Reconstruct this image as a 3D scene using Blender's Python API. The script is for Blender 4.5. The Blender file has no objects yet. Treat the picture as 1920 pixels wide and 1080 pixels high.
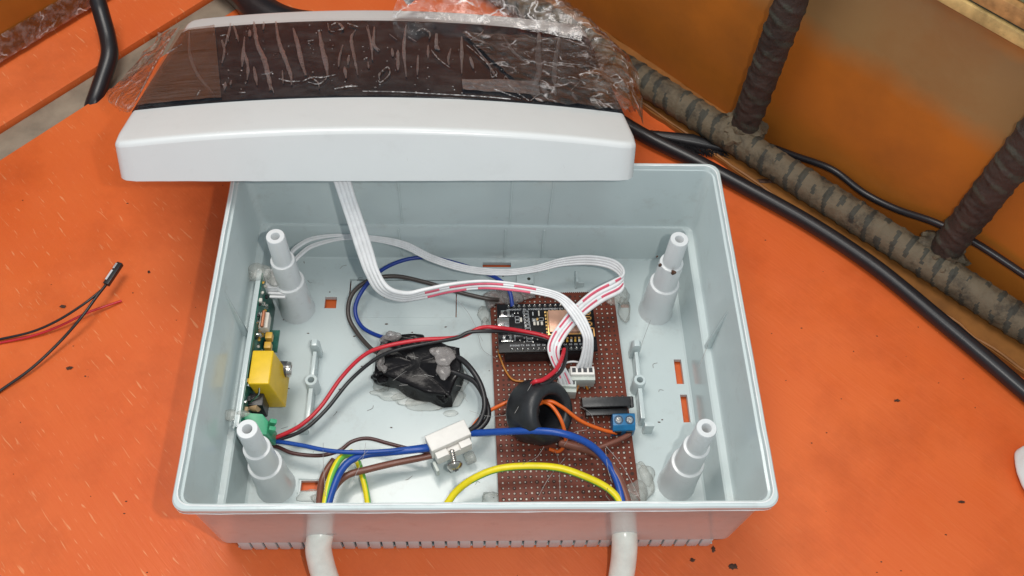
import bpy, bmesh, math, random
from mathutils import Vector, Matrix, noise
random.seed(7)
scene = bpy.context.scene
COL = scene.collection
S = 0.01                                   # all lengths below are centimetres

# ------------------------------------------------------------------ camera
CAM = Vector((-0.343, -19.599, 41.144)); FOC = 1707.894
pitch, yaw, roll = (math.radians(a) for a in (57.686, 4.752, 4.284))
F = Vector((math.sin(yaw)*math.cos(pitch), math.cos(yaw)*math.cos(pitch), -math.sin(pitch)))
R0 = F.cross(Vector((0, 0, 1))).normalized(); U0 = R0.cross(F)
RT = R0*math.cos(roll) + U0*math.sin(roll); UP = -R0*math.sin(roll) + U0*math.cos(roll)
cd = bpy.data.cameras.new('camera'); cam = bpy.data.objects.new('camera', cd); COL.objects.link(cam)
cam.matrix_world = Matrix(((RT.x, UP.x, -F.x, CAM.x*S), (RT.y, UP.y, -F.y, CAM.y*S), (RT.z, UP.z, -F.z, CAM.z*S), (0, 0, 0, 1)))
cd.sensor_width = 36; cd.lens = FOC/1920*36; cd.clip_start = 0.01; cd.clip_end = 50
scene.camera = cam
scene.view_settings.view_transform = 'Standard'; scene.view_settings.look = 'None'
scene.view_settings.exposure = 0.13; scene.view_settings.gamma = 1
scene.cycles.max_bounces = 10; scene.cycles.transparent_max_bounces = 16

# ------------------------------------------------------------------ room light
w = bpy.data.worlds.new("World"); scene.world = w; w.use_nodes = True
bg = w.node_tree.nodes['Background']; bg.inputs[0].default_value = (0.63, 0.73, 0.80, 1); bg.inputs[1].default_value = 0.64
def lamp(name, kind, loc, target, power, color, size, sizey=None):
    l = bpy.data.lights.new(name, kind); l.energy = power; l.color = color
    if kind == 'AREA':
        l.shape = 'RECTANGLE' if sizey else 'DISK'; l.size = size
        if sizey: l.size_y = sizey
    else: l.shadow_soft_size = size
    o = bpy.data.objects.new(name, l); COL.objects.link(o); o.location = Vector(loc)*S
    o.rotation_euler = (Vector(target)-Vector(loc)).to_track_quat('-Z', 'Y').to_euler(); return o
lamp('ceiling_lamp', 'AREA', (-14, 14, 88), (-6, -2, 0), 3.7, (1, .94, .87), .38, .30)
fl = CAM + RT*4.0 + UP*1.0
lamp('phone_flash', 'POINT', fl, (0, 0, 0), 2.1, (1, .97, .92), .004)

def un(u, v, z):
    "the point at height z that lies under photograph pixel (u, v)"
    d = F + RT*((u-960)/FOC) - UP*((v-540)/FOC)
    return CAM + d*((z-CAM.z)/d.z)

# ------------------------------------------------------------------ materials
def srgb(r, g, b):
    f = lambda c: ((c/255)/12.92 if c/255 <= .04045 else ((c/255+.055)/1.055)**2.4)
    return (f(r), f(g), f(b))
class NT:
    def __init__(s, m): s.t = m.node_tree; s.n = s.t.nodes; s.l = s.t.links
    def new(s, ty, **k):
        n = s.n.new(ty)
        for a, b in k.items(): setattr(n, a, b)
        return n
    def link(s, a, b): s.l.new(a, b)
    def coords(s, sc=(1, 1, 1), rot=(0, 0, 0), world=True):
        if world: g = s.new('ShaderNodeNewGeometry').outputs['Position']
        else: g = s.new('ShaderNodeTexCoord').outputs['Object']
        m = s.new('ShaderNodeMapping'); m.vector_type = 'TEXTURE' if False else 'POINT'
        r = s.new('ShaderNodeVectorRotate'); r.rotation_type = 'EULER_XYZ'; r.inputs['Rotation'].default_value = rot
        s.link(g, r.inputs['Vector']); s.link(r.outputs[0], m.inputs['Vector'])
        m.inputs['Scale'].default_value = tuple(100*a for a in sc); return m.outputs[0]
    def noise(s, vec, scale, detail=4, rough=.55, dist=0):
        n = s.new('ShaderNodeTexNoise'); s.link(vec, n.inputs['Vector'])
        n.inputs['Scale'].default_value = scale; n.inputs['Detail'].default_value = detail
        n.inputs['Roughness'].default_value = rough; n.inputs['Distortion'].default_value = dist
        return n.outputs['Fac']
    def ramp(s, fac, pts):
        r = s.new('ShaderNodeValToRGB'); s.link(fac, r.inputs[0]); e = r.color_ramp.elements
        while len(e) < len(pts): e.new(.5)
        for i, (p, c) in enumerate(pts):
            e[i].position = p; e[i].color = (*(c if isinstance(c, tuple) else (c,)*3), 1)
        return r.outputs[0]
    def mix(s, fac, a, b, mode='MIX'):
        m = s.new('ShaderNodeMix'); m.data_type = 'RGBA'; m.blend_type = mode
        for sk, v in ((m.inputs[0], fac), (m.inputs[6], a), (m.inputs[7], b)):
            if isinstance(v, (int, float)): sk.default_value = v
            elif isinstance(v, tuple): sk.default_value = (*v, 1)
            else: s.link(v, sk)
        return m.outputs[2]
    def bump(s, h, strength, dist):
        b = s.new('ShaderNodeBump'); b.inputs['Strength'].default_value = strength; b.inputs['Distance'].default_value = dist*S
        s.link(h, b.inputs['Height']); return b.outputs[0]
def base(name, rough=.5, metal=0, spec=.5):
    m = bpy.data.materials.new(name); m.use_nodes = True; t = NT(m); b = t.n['Principled BSDF']
    b.inputs['Roughness'].default_value = rough; b.inputs['Metallic'].default_value = metal
    b.inputs['Specular IOR Level'].default_value = spec; return m, t, b
def simple(name, col, rough=.5, metal=0, spec=.5, var=.12, scale=2.0, bmp=.0, bscale=6, dirt=0, coat=0, trans=0, sss=0):
    m, t, b = base(name, rough, metal, spec); vec = t.coords(world=False)
    n = t.noise(vec, scale, 5); lo = tuple(c*(1-var) for c in col); hi = tuple(min(1, c*(1+var)) for c in col)
    c = t.ramp(n, [(.3, lo), (.7, hi)])
    if dirt:
        d = t.ramp(t.noise(vec, scale*1.7, 8, .7), [(.60, 0.), (.74, 1.)]); c = t.mix(t.mix(dirt, (0, 0, 0), d), c, tuple(x*.45 for x in col))
    t.link(c, b.inputs['Base Color'])
    if bmp: t.link(t.bump(t.noise(vec, bscale, 4), bmp, .05), b.inputs['Normal'])
    if coat: b.inputs['Coat Weight'].default_value = coat; b.inputs['Coat Roughness'].default_value = .1
    if trans: b.inputs['Transmission Weight'].default_value = trans
    if sss: b.inputs['Subsurface Weight'].default_value = sss; b.inputs['Subsurface Radius'].default_value = (.01, .008, .006); b.inputs['Subsurface Scale'].default_value = .3
    return m
M = {}
# orange painted plywood
def mk_table(name, bright=1):
    m, t, b = base(name, .45, 0, .4)
    v = t.coords(); g = t.coords(rot=(0, 0, math.radians(47)))
    sc = t.new('ShaderNodeMapping'); t.link(g, sc.inputs['Vector']); sc.inputs['Scale'].default_value = (.55, 4.5, 1)
    big = t.noise(v, .09, 3); grain = t.noise(sc.outputs[0], 1.0, 6, .6); fleck = t.noise(sc.outputs[0], 1.35, 2, .5, .4)
    c = t.ramp(big, [(.3, tuple(bright*x for x in (.70, .120, .024))), (.7, tuple(bright*x for x in (.79, .165, .040)))])
    c = t.mix(t.ramp(grain, [(.42, 0.), (.85, .15)]), c, (.84, .22, .055))
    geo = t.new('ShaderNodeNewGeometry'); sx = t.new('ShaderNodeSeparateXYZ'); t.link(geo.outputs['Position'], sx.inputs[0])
    mr = t.new('ShaderNodeMapRange'); mr.inputs[1].default_value = -.10; mr.inputs[2].default_value = .16; mr.inputs[3].default_value = .62; mr.inputs[4].default_value = .08; t.link(sx.outputs[0], mr.inputs[0])  # fades the pale flecks to the right, painting sheen into the colour
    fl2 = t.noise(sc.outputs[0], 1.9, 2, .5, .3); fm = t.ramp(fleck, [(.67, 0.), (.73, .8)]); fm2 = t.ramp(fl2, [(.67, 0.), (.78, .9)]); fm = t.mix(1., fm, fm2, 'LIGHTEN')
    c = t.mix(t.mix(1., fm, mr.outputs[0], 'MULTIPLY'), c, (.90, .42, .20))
    spots = t.ramp(t.noise(v, 1.1, 9, .72), [(.69, 0.), (.76, 1.)]); sm = t.mix(.6, (0, 0, 0), spots)
    c = t.mix(sm, c, (.10, .025, .010))
    smudge = t.ramp(t.noise(v, .16, 7, .65), [(.48, 0.), (.72, .38)]); c = t.mix(smudge, c, (.35, .05, .008))
    t.link(c, b.inputs['Base Color'])
    t.link(t.ramp(t.noise(v, .5, 5), [(.3, .36), (.7, .56)]), b.inputs['Roughness'])
    h = t.mix(.6, grain, fleck); t.link(t.bump(h, .28, .07), b.inputs['Normal'])
    return m
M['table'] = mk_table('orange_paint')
# enclosure plastic
def mk_plastic(name, col, rough, grime=.35):
    m, t, b = base(name, rough, 0, .5); v = t.coords()
    n = t.noise(v, .25, 5); c = t.ramp(n, [(.3, tuple(x*.95 for x in col)), (.7, col)])
    d = t.ramp(t.noise(v, .7, 10, .75), [(.55, 0.), (.80, grime)]); c = t.mix(d, c, (.30, .27, .24))
    hv = t.coords((.5, 6, 1), rot=(0, 0, 1.1)); hr = t.ramp(t.noise(hv, .8, 3, .6, 1.5), [(.74, 0.), (.76, .35)]); c = t.mix(hr, c, (.32, .30, .28))
    t.link(c, b.inputs['Base Color'])
    t.link(t.ramp(t.noise(v, 1.2, 6), [(.3, rough*.9), (.75, rough*1.25)]), b.inputs['Roughness'])
    t.link(t.bump(t.noise(v, .45, 2), .10, .06), b.inputs['Normal'])
    b.inputs['Subsurface Weight'].default_value = .0
    return m
M['plastic'] = mk_plastic('pale_plastic', (.57, .645, .65), .17, .40)
M['plastic_post'] = mk_plastic('post_plastic', (.70, .72, .73), .22, .5)
M['lid_plastic'] = mk_plastic('lid_plastic', (.70, .715, .715), .22, .12)
M['rim_wear'] = simple('worn_rim', (.80, .82, .82), .5, var=.08)
M['window'] = simple('smoked_window', (.014, .016, .021), .06, spec=.18, var=.2, scale=.3)
def mk_film(name, alpha, rough=.12, tint=(.85, .82, .8), nscale=1.2, bstr=.7, lo=.25, gloss=1.8, lines=0, lsc=.6):
    m = bpy.data.materials.new(name); m.use_nodes = True; t = NT(m); t.n.remove(t.n['Principled BSDF'])
    out = [n for n in t.n if n.type == 'OUTPUT_MATERIAL'][0]; v = t.coords(world=False)
    tr = t.new('ShaderNodeBsdfTransparent'); gl = t.new('ShaderNodeBsdfGlossy'); df = t.new('ShaderNodeBsdfDiffuse')
    gl.inputs['Roughness'].default_value = rough; df.inputs['Color'].default_value = (*tint, 1)
    bn = t.bump(t.noise(v, nscale, 6, .6, .5), bstr, .15); t.link(bn, gl.inputs['Normal'])
    m1 = t.new('ShaderNodeMixShader'); t.link(tr.outputs[0], m1.inputs[1]); t.link(df.outputs[0], m1.inputs[2])
    a = t.ramp(t.noise(v, nscale*1.3, 7, .65), [(.45, alpha*lo), (.72, alpha)]); 
    if lines:
        nv = t.new('ShaderNodeTexNoise'); t.link(v, nv.inputs['Vector']); nv.inputs['Scale'].default_value = .9; nv.inputs['Detail'].default_value = 3
        ad = t.new('ShaderNodeMix'); ad.data_type = 'RGBA'; ad.blend_type = 'LINEAR_LIGHT'; ad.inputs[0].default_value = .9; t.link(v, ad.inputs[6]); t.link(nv.outputs['Color'], ad.inputs[7])
        vo = t.new('ShaderNodeTexVoronoi'); vo.feature = 'DISTANCE_TO_EDGE'; vo.inputs['Scale'].default_value = lsc; t.link(ad.outputs[2], vo.inputs['Vector'])
        ln = t.ramp(vo.outputs['Distance'], [(.0, lines), (.05, 0.)]); pm = t.ramp(t.noise(v, .8, 4), [(.42, 0.), (.6, 1.)]); ln = t.mix(1., ln, pm, 'MULTIPLY')  # pale crease lines put glints into the film's colour
        a = t.mix(1., a, ln, 'LIGHTEN')
    t.link(a, m1.inputs[0])
    fr = t.new('ShaderNodeFresnel'); fr.inputs[0].default_value = 1.5; t.link(bn, fr.inputs['Normal'])
    mu = t.new('ShaderNodeMath', operation='MULTIPLY'); mu.use_clamp = True; mu.inputs[1].default_value = gloss; t.link(fr.outputs[0], mu.inputs[0])
    m2 = t.new('ShaderNodeMixShader'); t.link(mu.outputs[0], m2.inputs[0]); t.link(m1.outputs[0], m2.inputs[1]); t.link(gl.outputs[0], m2.inputs[2])
    t.link(m2.outputs[0], out.inputs['Surface']); return m
M['film'] = mk_film('clear_film', .035, .07, nscale=.8, bstr=.10, lo=.1, gloss=.22)
M['film_crumple'] = mk_film('crumpled_film', .24, .06, (.9, .87, .86), nscale=1.6, bstr=.8, lo=.06, gloss=2.0, lines=.85, lsc=.55)
M['film_label'] = mk_film('film_double', .10, .08, (.8, .77, .78), nscale=1.0, bstr=.35, lo=.2, gloss=1.0, lines=.6, lsc=.45)
M['streak'] = mk_film('air_streak', .30, .3, (.60, .57, .60), 2.5, .4, .5)
M['streak_white'] = mk_film('air_crease', .95, .3, (.85, .83, .83), 3.5, .5, .0)
def mk_scratch():
    m = mk_film('scratched_tape', .0, .2, (.30, .27, .27), .8, .1); t = NT(m)
    r = [n for n in t.n if n.type == 'VALTORGB'][0]; v = t.coords((.35, 14, 1), world=False)
    n = t.noise(v, 1.0, 5, .6); t.link(n, r.inputs[0]); e = r.color_ramp.elements
    e[0].position = .40; e[0].color = (.04,)*3+(1,); e[1].position = .70; e[1].color = (.30,)*3+(1,); return m
M['scratch'] = mk_scratch()
M['glue'] = mk_film('hot_glue', .30, .18, (.62, .62, .57), .5, .10, .8, .4)
M['glue_grey'] = mk_film('hot_glue_grey', .55, .18, (.38, .35, .34), .5, .15, .8, .7)
M['thread'] = mk_film('glue_thread', .7, .3, (.6, .57, .55), 1, .1, .6)
def mk_perf():
    m, t, b = base('perfboard_resin', .5, 0, .25); v = t.coords()
    c = t.ramp(t.noise(v, .5, 6), [(.3, (.120, .027, .015)), (.75, (.175, .042, .024))]); t.link(c, b.inputs['Base Color'])
    t.link(t.bump(t.noise(v, 8, 3), .15, .03), b.inputs['Normal']); return m
M['perf'] = mk_perf()
M['pad'] = simple('hole_bright', (.48, .42, .36), .4, var=.35, scale=3)
M['hole'] = simple('hole_shadow', (.05, .018, .012), .8)
M['black_pcb'] = simple('black_solder_mask', (.010, .010, .012), .35, spec=.2, bmp=.1, bscale=9)
M['black_plastic'] = simple('black_plastic', (.014, .014, .016), .38, bmp=.15, bscale=5, var=.3)
M['rubber'] = simple('black_rubber', (.017, .018, .021), .42, bmp=.2, bscale=4, var=.3)
M['potting'] = simple('black_potting', (.008, .007, .008), .22, bmp=.35, bscale=2.2, var=.4, spec=.16)
M['silk'] = simple('silkscreen_white', (.62, .64, .66), .6)
M['metal'] = simple('tinned_metal', (.72, .72, .70), .22, metal=1, var=.2, bmp=.3, bscale=7)
M['chrome'] = simple('screw_steel', (.60, .56, .52), .18, metal=1, var=.3, bmp=.3, bscale=8)
M['shield'] = simple('copper_shield', (.62, .36, .26), .42, metal=.55, var=.2, scale=1, bmp=.12, bscale=4)
M['gold'] = simple('gold_pad', (.75, .48, .18), .35, metal=.8)
M['antenna'] = simple('antenna_trace', (.72, .38, .12), .4)
M['green_pcb'] = simple('green_solder_mask', (.015, .115, .085), .3, var=.4, scale=4, bmp=.2, bscale=6)
M['yellow'] = simple('yellow_capacitor', (.78, .50, .012), .34, var=.07, bmp=.12, bscale=3)
M['green_term'] = simple('green_terminal', (.06, .36, .19), .4, var=.1)
M['blue_term'] = simple('blue_terminal', (.012, .15, .34), .35, var=.15)
M['ceramic'] = simple('white_nylon', (.80, .77, .73), .5, var=.05, bmp=.1, bscale=3)
M['cream'] = simple('cream_component', (.66, .62, .55), .5, var=.1)
M['white_conn'] = simple('white_connector', (.56, .60, .56), .42, var=.08)
M['resistor'] = simple('resistor_body', (.45, .30, .16), .5)
M['copper'] = simple('copper_coil', (.60, .24, .13), .35, metal=.6)
M['tantalum'] = simple('amber_capacitor', (.62, .36, .04), .4)
M['sleeve'] = simple('can_sleeve', (.05, .05, .055), .3)
def wire_mat(name, col, rough=.36): M[name] = simple(name+'_insulation', col, rough, var=.08, bmp=.06, bscale=4, spec=.5, dirt=.15)
wire_mat('red', (.56, .016, .030)); wire_mat('black', (.016, .015, .017)); wire_mat('blue', (.008, .065, .34)); wire_mat('navy', (.006, .035, .25))
wire_mat('brown', (.19, .068, .045)); wire_mat('dark_brown', (.075, .024, .022)); wire_mat('grey_brown', (.050, .038, .034))
wire_mat('orange', (.72, .13, .015)); wire_mat('amber', (.45, .16, .012)); wire_mat('earth_yellow', (.80, .66, .008)); wire_mat('earth_green', (.16, .50, .08))
wire_mat('ribbon', (.78, .78, .79)); wire_mat('stripe', (.74, .12, .19)); wire_mat('sheath', (.82, .84, .76), .25); wire_mat('cable_black', (.014, .013, .016), .34)
wire_mat('copper_core', (.6, .25, .14))
M['beige'] = simple('beige_wood', (.27, .22, .165), .6, var=.25, scale=.6, bmp=.2, bscale=2)
M['ochre'] = simple('ochre_board', (.26, .10, .020), .6, var=.3, scale=.5, bmp=.2, bscale=2)
def mk_rebar(name, dust):
    m, t, b = base(name, .65, .0); v = t.coords()
    n = t.noise(v, .8, 8, .7); c = t.ramp(n, [(.30, (.030, .022, .016)), (.40, tuple(x*.55 for x in dust)), (.50, dust), (.80, tuple(x*1.25 for x in dust))])
    t.link(c, b.inputs['Base Color']); t.link(t.bump(t.noise(v, 2.2, 7, .7), .8, .15), b.inputs['Normal']); return m
M['rebar'] = mk_rebar('dusty_steel', (.135, .105, .066)); M['rib_dark'] = mk_rebar('worn_rib', (.050, .048, .036)); M['rebar_dark'] = mk_rebar('rusty_steel', (.046, .032, .026))
def mk_wall():
    m, t, b = base('stained_reflection_panel', .35, 0, .5); v = t.coords()
    geo = t.new('ShaderNodeNewGeometry'); sp = t.new('ShaderNodeSeparateXYZ'); t.link(geo.outputs['Position'], sp.inputs[0])
    n = t.noise(v, .12, 5, .6); ma = t.new('ShaderNodeMath', operation='MULTIPLY_ADD'); t.link(n, ma.inputs[0]); ma.inputs[1].default_value = .045; t.link(sp.outputs[2], ma.inputs[2])
    mr = t.new('ShaderNodeMapRange'); mr.inputs[1].default_value = 0; mr.inputs[2].default_value = .2; t.link(ma.outputs[0], mr.inputs[0])
    reflection_band = t.ramp(mr.outputs[0], [(.50, (.50, .16, .022)), (.60, (.31, .185, .075)), (.76, (.25, .145, .062)), (.80, (.38, .15, .036))])  # orange and olive bands paint reflections into the panel's colour
    big = t.noise(v, .16, 6, .6); c = t.mix(t.ramp(big, [(.42, 0.), (.75, .6)]), reflection_band, (.26, .095, .022))
    sp2 = t.ramp(t.noise(v, 1.3, 9, .75), [(.69, 0.), (.76, .7)]); c = t.mix(sp2, c, (.05, .025, .012))
    t.link(c, b.inputs['Base Color']); t.link(t.bump(t.noise(v, .5, 6), .25, .15), b.inputs['Normal']); return m
M['wall'] = mk_wall()
M['cream_paint'] = simple('chipped_cream_paint', (.48, .33, .13), .55, var=.5, scale=.9, dirt=.6, bmp=.4, bscale=2)
M['tan_paint'] = simple('tan_paint', (.42, .22, .08), .55, var=.5, scale=1.2, dirt=.8, bmp=.4, bscale=2)
M['green_glass'] = simple('green_pane', (.17, .20, .11), .2, var=.15)
M['dark_line'] = simple('dark_seam', (.03, .035, .025), .6)
M['brown_panel'] = simple('amber_panel', (.40, .13, .018), .3, var=.35, scale=.12, bmp=.15, bscale=.6, coat=.3)
M['crumb'] = simple('dark_crumb', (.075, .03, .015), .7, var=.4)

# ------------------------------------------------------------------ mesh helpers
def catmull(pts, n=8):
    P = [Vector(p) for p in pts]
    if len(P) < 3: return [P[0].lerp(P[-1], i/n) for i in range(n+1)]
    P = [P[0]*2-P[1]] + P + [P[-1]*2-P[-2]]; out = []
    for i in range(1, len(P)-2):
        a, b, c, d = P[i-1:i+3]
        for k in range(n):
            t = k/n; out.append(.5*((2*b)+(c-a)*t+(2*a-5*b+4*c-d)*t*t+(-a+3*b-3*c+d)*t**3))
    out.append(P[-2]); return out
def wallpt(u, v, off=2.55):
    "point under the pixel on the upright plane just in front of the wall panel"
    A_ = un(1180, 180, 0); B_ = un(1920, 700, 0); d_ = (B_-A_).normalized(); n_ = Vector((-d_.y, d_.x, 0))
    if n_.dot(CAM-A_) > 0: n_ = -n_
    r_ = F+RT*((u-960)/FOC)-UP*((v-540)/FOC); return CAM+r_*((A_+n_*off-CAM).dot(n_)/r_.dot(n_))
def px(pts, n=8): return catmull([wallpt(*p[:2]) if p[2] == 'w' else un(*p) for p in pts], n)
class MB:
    def __init__(s): s.v = []; s.f = []; s.m = []
    def add(s, vs, fs, mi=0):
        o = len(s.v); s.v += [Vector(a) for a in vs]
        for k, f in enumerate(fs): s.f.append([i+o for i in f]); s.m.append(mi[k] if isinstance(mi, list) else mi)
        return s
    def box(s, c, size, ax=None, mi=0):
        X, Y, Z = ax or (Vector((1, 0, 0)), Vector((0, 1, 0)), Vector((0, 0, 1))); c = Vector(c); a, b, d = (x/2 for x in size)
        vs = [c+X*(a*i)+Y*(b*j)+Z*(d*k) for k in (-1, 1) for j in (-1, 1) for i in (-1, 1)]
        return s.add(vs, [(0, 2, 3, 1), (4, 5, 7, 6), (0, 1, 5, 4), (2, 6, 7, 3), (0, 4, 6, 2), (1, 3, 7, 5)], mi)
    def prism(s, poly, vec, mi=0):
        n = len(poly); a = [Vector(p) for p in poly]; v = Vector(vec)
        return s.add(a+[p+v for p in a], [list(range(n))[::-1], list(range(n, 2*n))]+[(i, (i+1) % n, n+(i+1) % n, n+i) for i in range(n)], mi)
    def tube(s, path, r, n=10, mf=None, cap=True, flat=1, up=None):
        k = len(path); rings = []; T = [(path[min(i+1, k-1)]-path[max(i-1, 0)]).normalized() for i in range(k)]
        ref = Vector((0, 0, 1)) if abs(T[0].z) < .9 else Vector((1, 0, 0)); N = (ref-T[0]*ref.dot(T[0])).normalized()
        for i in range(k):
            N = (N-T[i]*N.dot(T[i])).normalized(); B = T[i].cross(N); rr = r(i/(k-1)) if callable(r) else r
            rings.append([path[i]+(N*math.cos(2*math.pi*j/n)*flat+B*math.sin(2*math.pi*j/n))*rr for j in range(n)])
        vs = [p for q in rings for p in q]; fs = []; ms = []
        for i in range(k-1):
            for j in range(n):
                fs.append((i*n+j, i*n+(j+1) % n, (i+1)*n+(j+1) % n, (i+1)*n+j)); ms.append(mf(i, j) if mf else 0)
        if cap: fs += [list(range(n))[::-1], list(range((k-1)*n, k*n))]; ms += [ms[0], ms[-1]]
        return s.add(vs, fs, ms)
    def lathe(s, prof, c=(0, 0, 0), ax=(0, 0, 1), n=32, mi=0, closed=False):
        A = Vector(ax).normalized(); ref = Vector((1, 0, 0)) if abs(A.x) < .8 else Vector((0, 1, 0)); X = (ref-A*ref.dot(A)).normalized(); Y = A.cross(X); c = Vector(c)
        k = len(prof); vs = [c+A*z+(X*math.cos(2*math.pi*j/n)+Y*math.sin(2*math.pi*j/n))*max(r, 1e-4) for r, z in prof for j in range(n)]
        fs = [(i % k*n+j, i % k*n+(j+1) % n, (i+1) % k*n+(j+1) % n, (i+1) % k*n+j) for i in range(k if closed else k-1) for j in range(n)]
        return s.add(vs, fs, mi)
    def grid(s, nx, ny, fn, mi=0):
        vs = [fn(i/nx, j/ny) for j in range(ny+1) for i in range(nx+1)]
        return s.add(vs, [(j*(nx+1)+i, j*(nx+1)+i+1, (j+1)*(nx+1)+i+1, (j+1)*(nx+1)+i) for j in range(ny) for i in range(nx)], mi)
    def blob(s, c, rad, seed=0, amp=.25, zmin=None, sub=4, fr=1.0, mi=0):
        bm = bmesh.new(); bmesh.ops.create_icosphere(bm, subdivisions=sub, radius=1); vs = []
        for v in bm.verts:
            d = v.co.normalized(); k = 1+amp*noise.noise(d*1.3*fr+Vector((seed*7.3, seed*1.7, 0)))*2+amp*.5*noise.noise(d*3.1*fr+Vector((0, seed*3.1, 5)))
            p = Vector((d.x*rad[0], d.y*rad[1], d.z*rad[2]))*k+Vector(c)
            if zmin is not None and p.z < zmin: p.z = zmin
            vs.append(p)
        fs = [[v.index for v in f.verts] for f in bm.faces]; bm.free(); return s.add(vs, fs, mi)
    def build(s, name, mats, parent=None, bevel=0, segs=2, smooth=True, ang=38, local=False, label=None, origin=None):
        mats = mats if isinstance(mats, (list, tuple)) else [mats]
        if parent is not None and 'o' in parent and not local: og = Vector(parent['o'])
        elif parent is not None or local: og = Vector((0, 0, 0))
        elif origin is not None: og = Vector(origin)
        else:
            lo = [min(v[i] for v in s.v) for i in range(3)]; hi = [max(v[i] for v in s.v) for i in range(3)]; og = Vector(((lo[0]+hi[0])/2, (lo[1]+hi[1])/2, lo[2]))
        me = bpy.data.meshes.new(name); me.from_pydata([tuple((v-og)*S) for v in s.v], [], s.f)
        for i, m in enumerate(s.m): me.polygons[i].material_index = m
        for m in mats: me.materials.append(M[m] if isinstance(m, str) else m)
        bm = bmesh.new(); bm.from_mesh(me)
        bmesh.ops.recalc_face_normals(bm, faces=bm.faces)
        if bevel:
            ed = [e for e in bm.edges if len(e.link_faces) == 2 and e.calc_face_angle(0) > .5]
            bmesh.ops.bevel(bm, geom=ed, offset=bevel*S, segments=segs, profile=.6, affect='EDGES', clamp_overlap=True)
        bm.to_mesh(me); bm.free()
        if smooth:
            me.polygons.foreach_set('use_smooth', [True]*len(me.polygons)); me.set_sharp_from_angle(angle=math.radians(ang))
        o = bpy.data.objects.new(name, me); COL.objects.link(o)
        if parent is not None:
            o.parent = parent; o['o'] = tuple(og)
        else: o.location = og*S; o['o'] = tuple(og)
        if label: o['label'] = label
        return o
def tag(o, label=None, cat=None, group=None, kind=None):
    if label: o['label'] = label
    if cat: o['category'] = cat
    if group: o['group'] = group
    if kind: o['kind'] = kind
    return o
def thing(name, label, cat, loc=(0, 0, 0), group=None, rot=None):
    o = bpy.data.objects.new(name, None); COL.objects.link(o); o.location = Vector(loc)*S; o.empty_display_size = .01
    if rot is not None: o.rotation_euler = rot.to_euler()
    o['o'] = (0, 0, 0) if rot is not None else tuple(loc)
    return tag(o, label, cat, group)
def part(mesh, name, parent, loc, rotz=0):        # another copy of a piece, sharing mesh data
    o = bpy.data.objects.new(name, mesh); COL.objects.link(o); o.parent = parent
    po = Vector(parent['o']); o.location = (Vector(loc)-po)*S; o.rotation_euler = (0, 0, rotz); o['o'] = tuple(loc); return o
def rrect(hx, hy, r, z, n=6):
    out = []
    for cx, cy, a0 in ((hx-r, hy-r, 0), (-hx+r, hy-r, 90), (-hx+r, -hy+r, 180), (hx-r, -hy+r, 270)):
        for k in range(n+1):
            a = math.radians(a0+90*k/n); out.append(Vector((cx+r*math.cos(a), cy+r*math.sin(a), z)))
    return out
def loft(mb, rings, close=False, mi=0):
    n = len(rings[0]); vs = [p for r in rings for p in r]; k = len(rings)
    mb.add(vs, [(i*n+j, i*n+(j+1) % n, (i+1) % k*n+(j+1) % n, (i+1) % k*n+j) for i in range(k if close else k-1) for j in range(n)], mi)

# ================================================================== TABLE
def board(name, poly, z0, z1, mat, label=None):
    m = MB(); m.prism([(x, y, z0) for x, y in poly], (0, 0, z1-z0)); o = m.build(name, mat, bevel=.06, segs=2)
    tag(o, label, None, None, 'structure'); return o
e1 = un(0, 300, 0).xy; e2 = un(440, 18, 0).xy; dd = (e2-e1).normalized(); nn = Vector((-dd.y, dd.x))    # edge of the main board
a = e1-dd*40; b = e2+dd*40
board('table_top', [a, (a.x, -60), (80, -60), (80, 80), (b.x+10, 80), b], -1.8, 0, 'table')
g = 2.0
c1 = a+nn*.08; c2 = b+nn*.08
board('table_beam', [c1, c2, c2+nn*g, c1+nn*g], -2.2, -.35, 'beige')
c1 = a+nn*(g+.22); c2 = b+nn*(g+.22)
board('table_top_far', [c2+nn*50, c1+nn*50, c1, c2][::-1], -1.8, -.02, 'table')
board('floor', [(-90, -90), (90, -90), (90, 90), (-90, 90)], -4, -3, 'dark_line')

# ================================================================== ENCLOSURE
ZF = .39; ZL = 3.21; H = 7.948; D2 = 8.415; W2 = 11.4
enc = thing('junction_box', 'open pale grey plastic junction box full of wires on the orange table', 'junction box', (0, 0, 0))
m = MB(); rc = .55
# (half width, front y, back y, corner radius, height)
outer = [(10.72, 7.30, 8.05, .5, .03), (10.78, 7.34, 8.1, .5, 1.05), (11.1, 7.38, 8.12, .5, 1.10), (11.36, 7.55, 8.15, .6, 1.2), (11.40, 7.65, 8.18, .6, 1.32), (11.22, 8.18, 8.26, .6, 7.45), (11.24, 8.20, 8.28, .6, 7.50),
         (11.40, 8.40, 8.40, rc, 7.52), (11.43, 8.43, 8.43, rc, 7.60), (11.43, 8.43, 8.43, rc, 7.86), (11.38, 8.38, 8.38, rc, 7.93)]
inner = [(11.25, 8.25, 8.25, rc, 7.95), (11.22, 8.22, 8.22, rc, 7.90), (11.20, 8.20, 8.20, rc, 7.72), (11.10, 8.08, 8.16, .4, 7.68), (11.08, 8.06, 8.15, .4, 7.60), (11.10, 7.70, 8.14, .35, 3.30), (11.06, 7.66, 8.13, .35, 3.22), (10.80, 7.52, 8.03, .3, 3.21), (10.72, 7.46, 8.0, .3, 3.14), (10.60, 7.20, 7.95, .25, .47), (10.50, 7.15, 7.88, .25, .39)]
def wob(p, k=.018): return p+Vector((noise.noise(p*.9), noise.noise(p*.9+Vector((9, 0, 0))), noise.noise(p*1.4+Vector((0, 9, 0)))))*k
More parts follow.
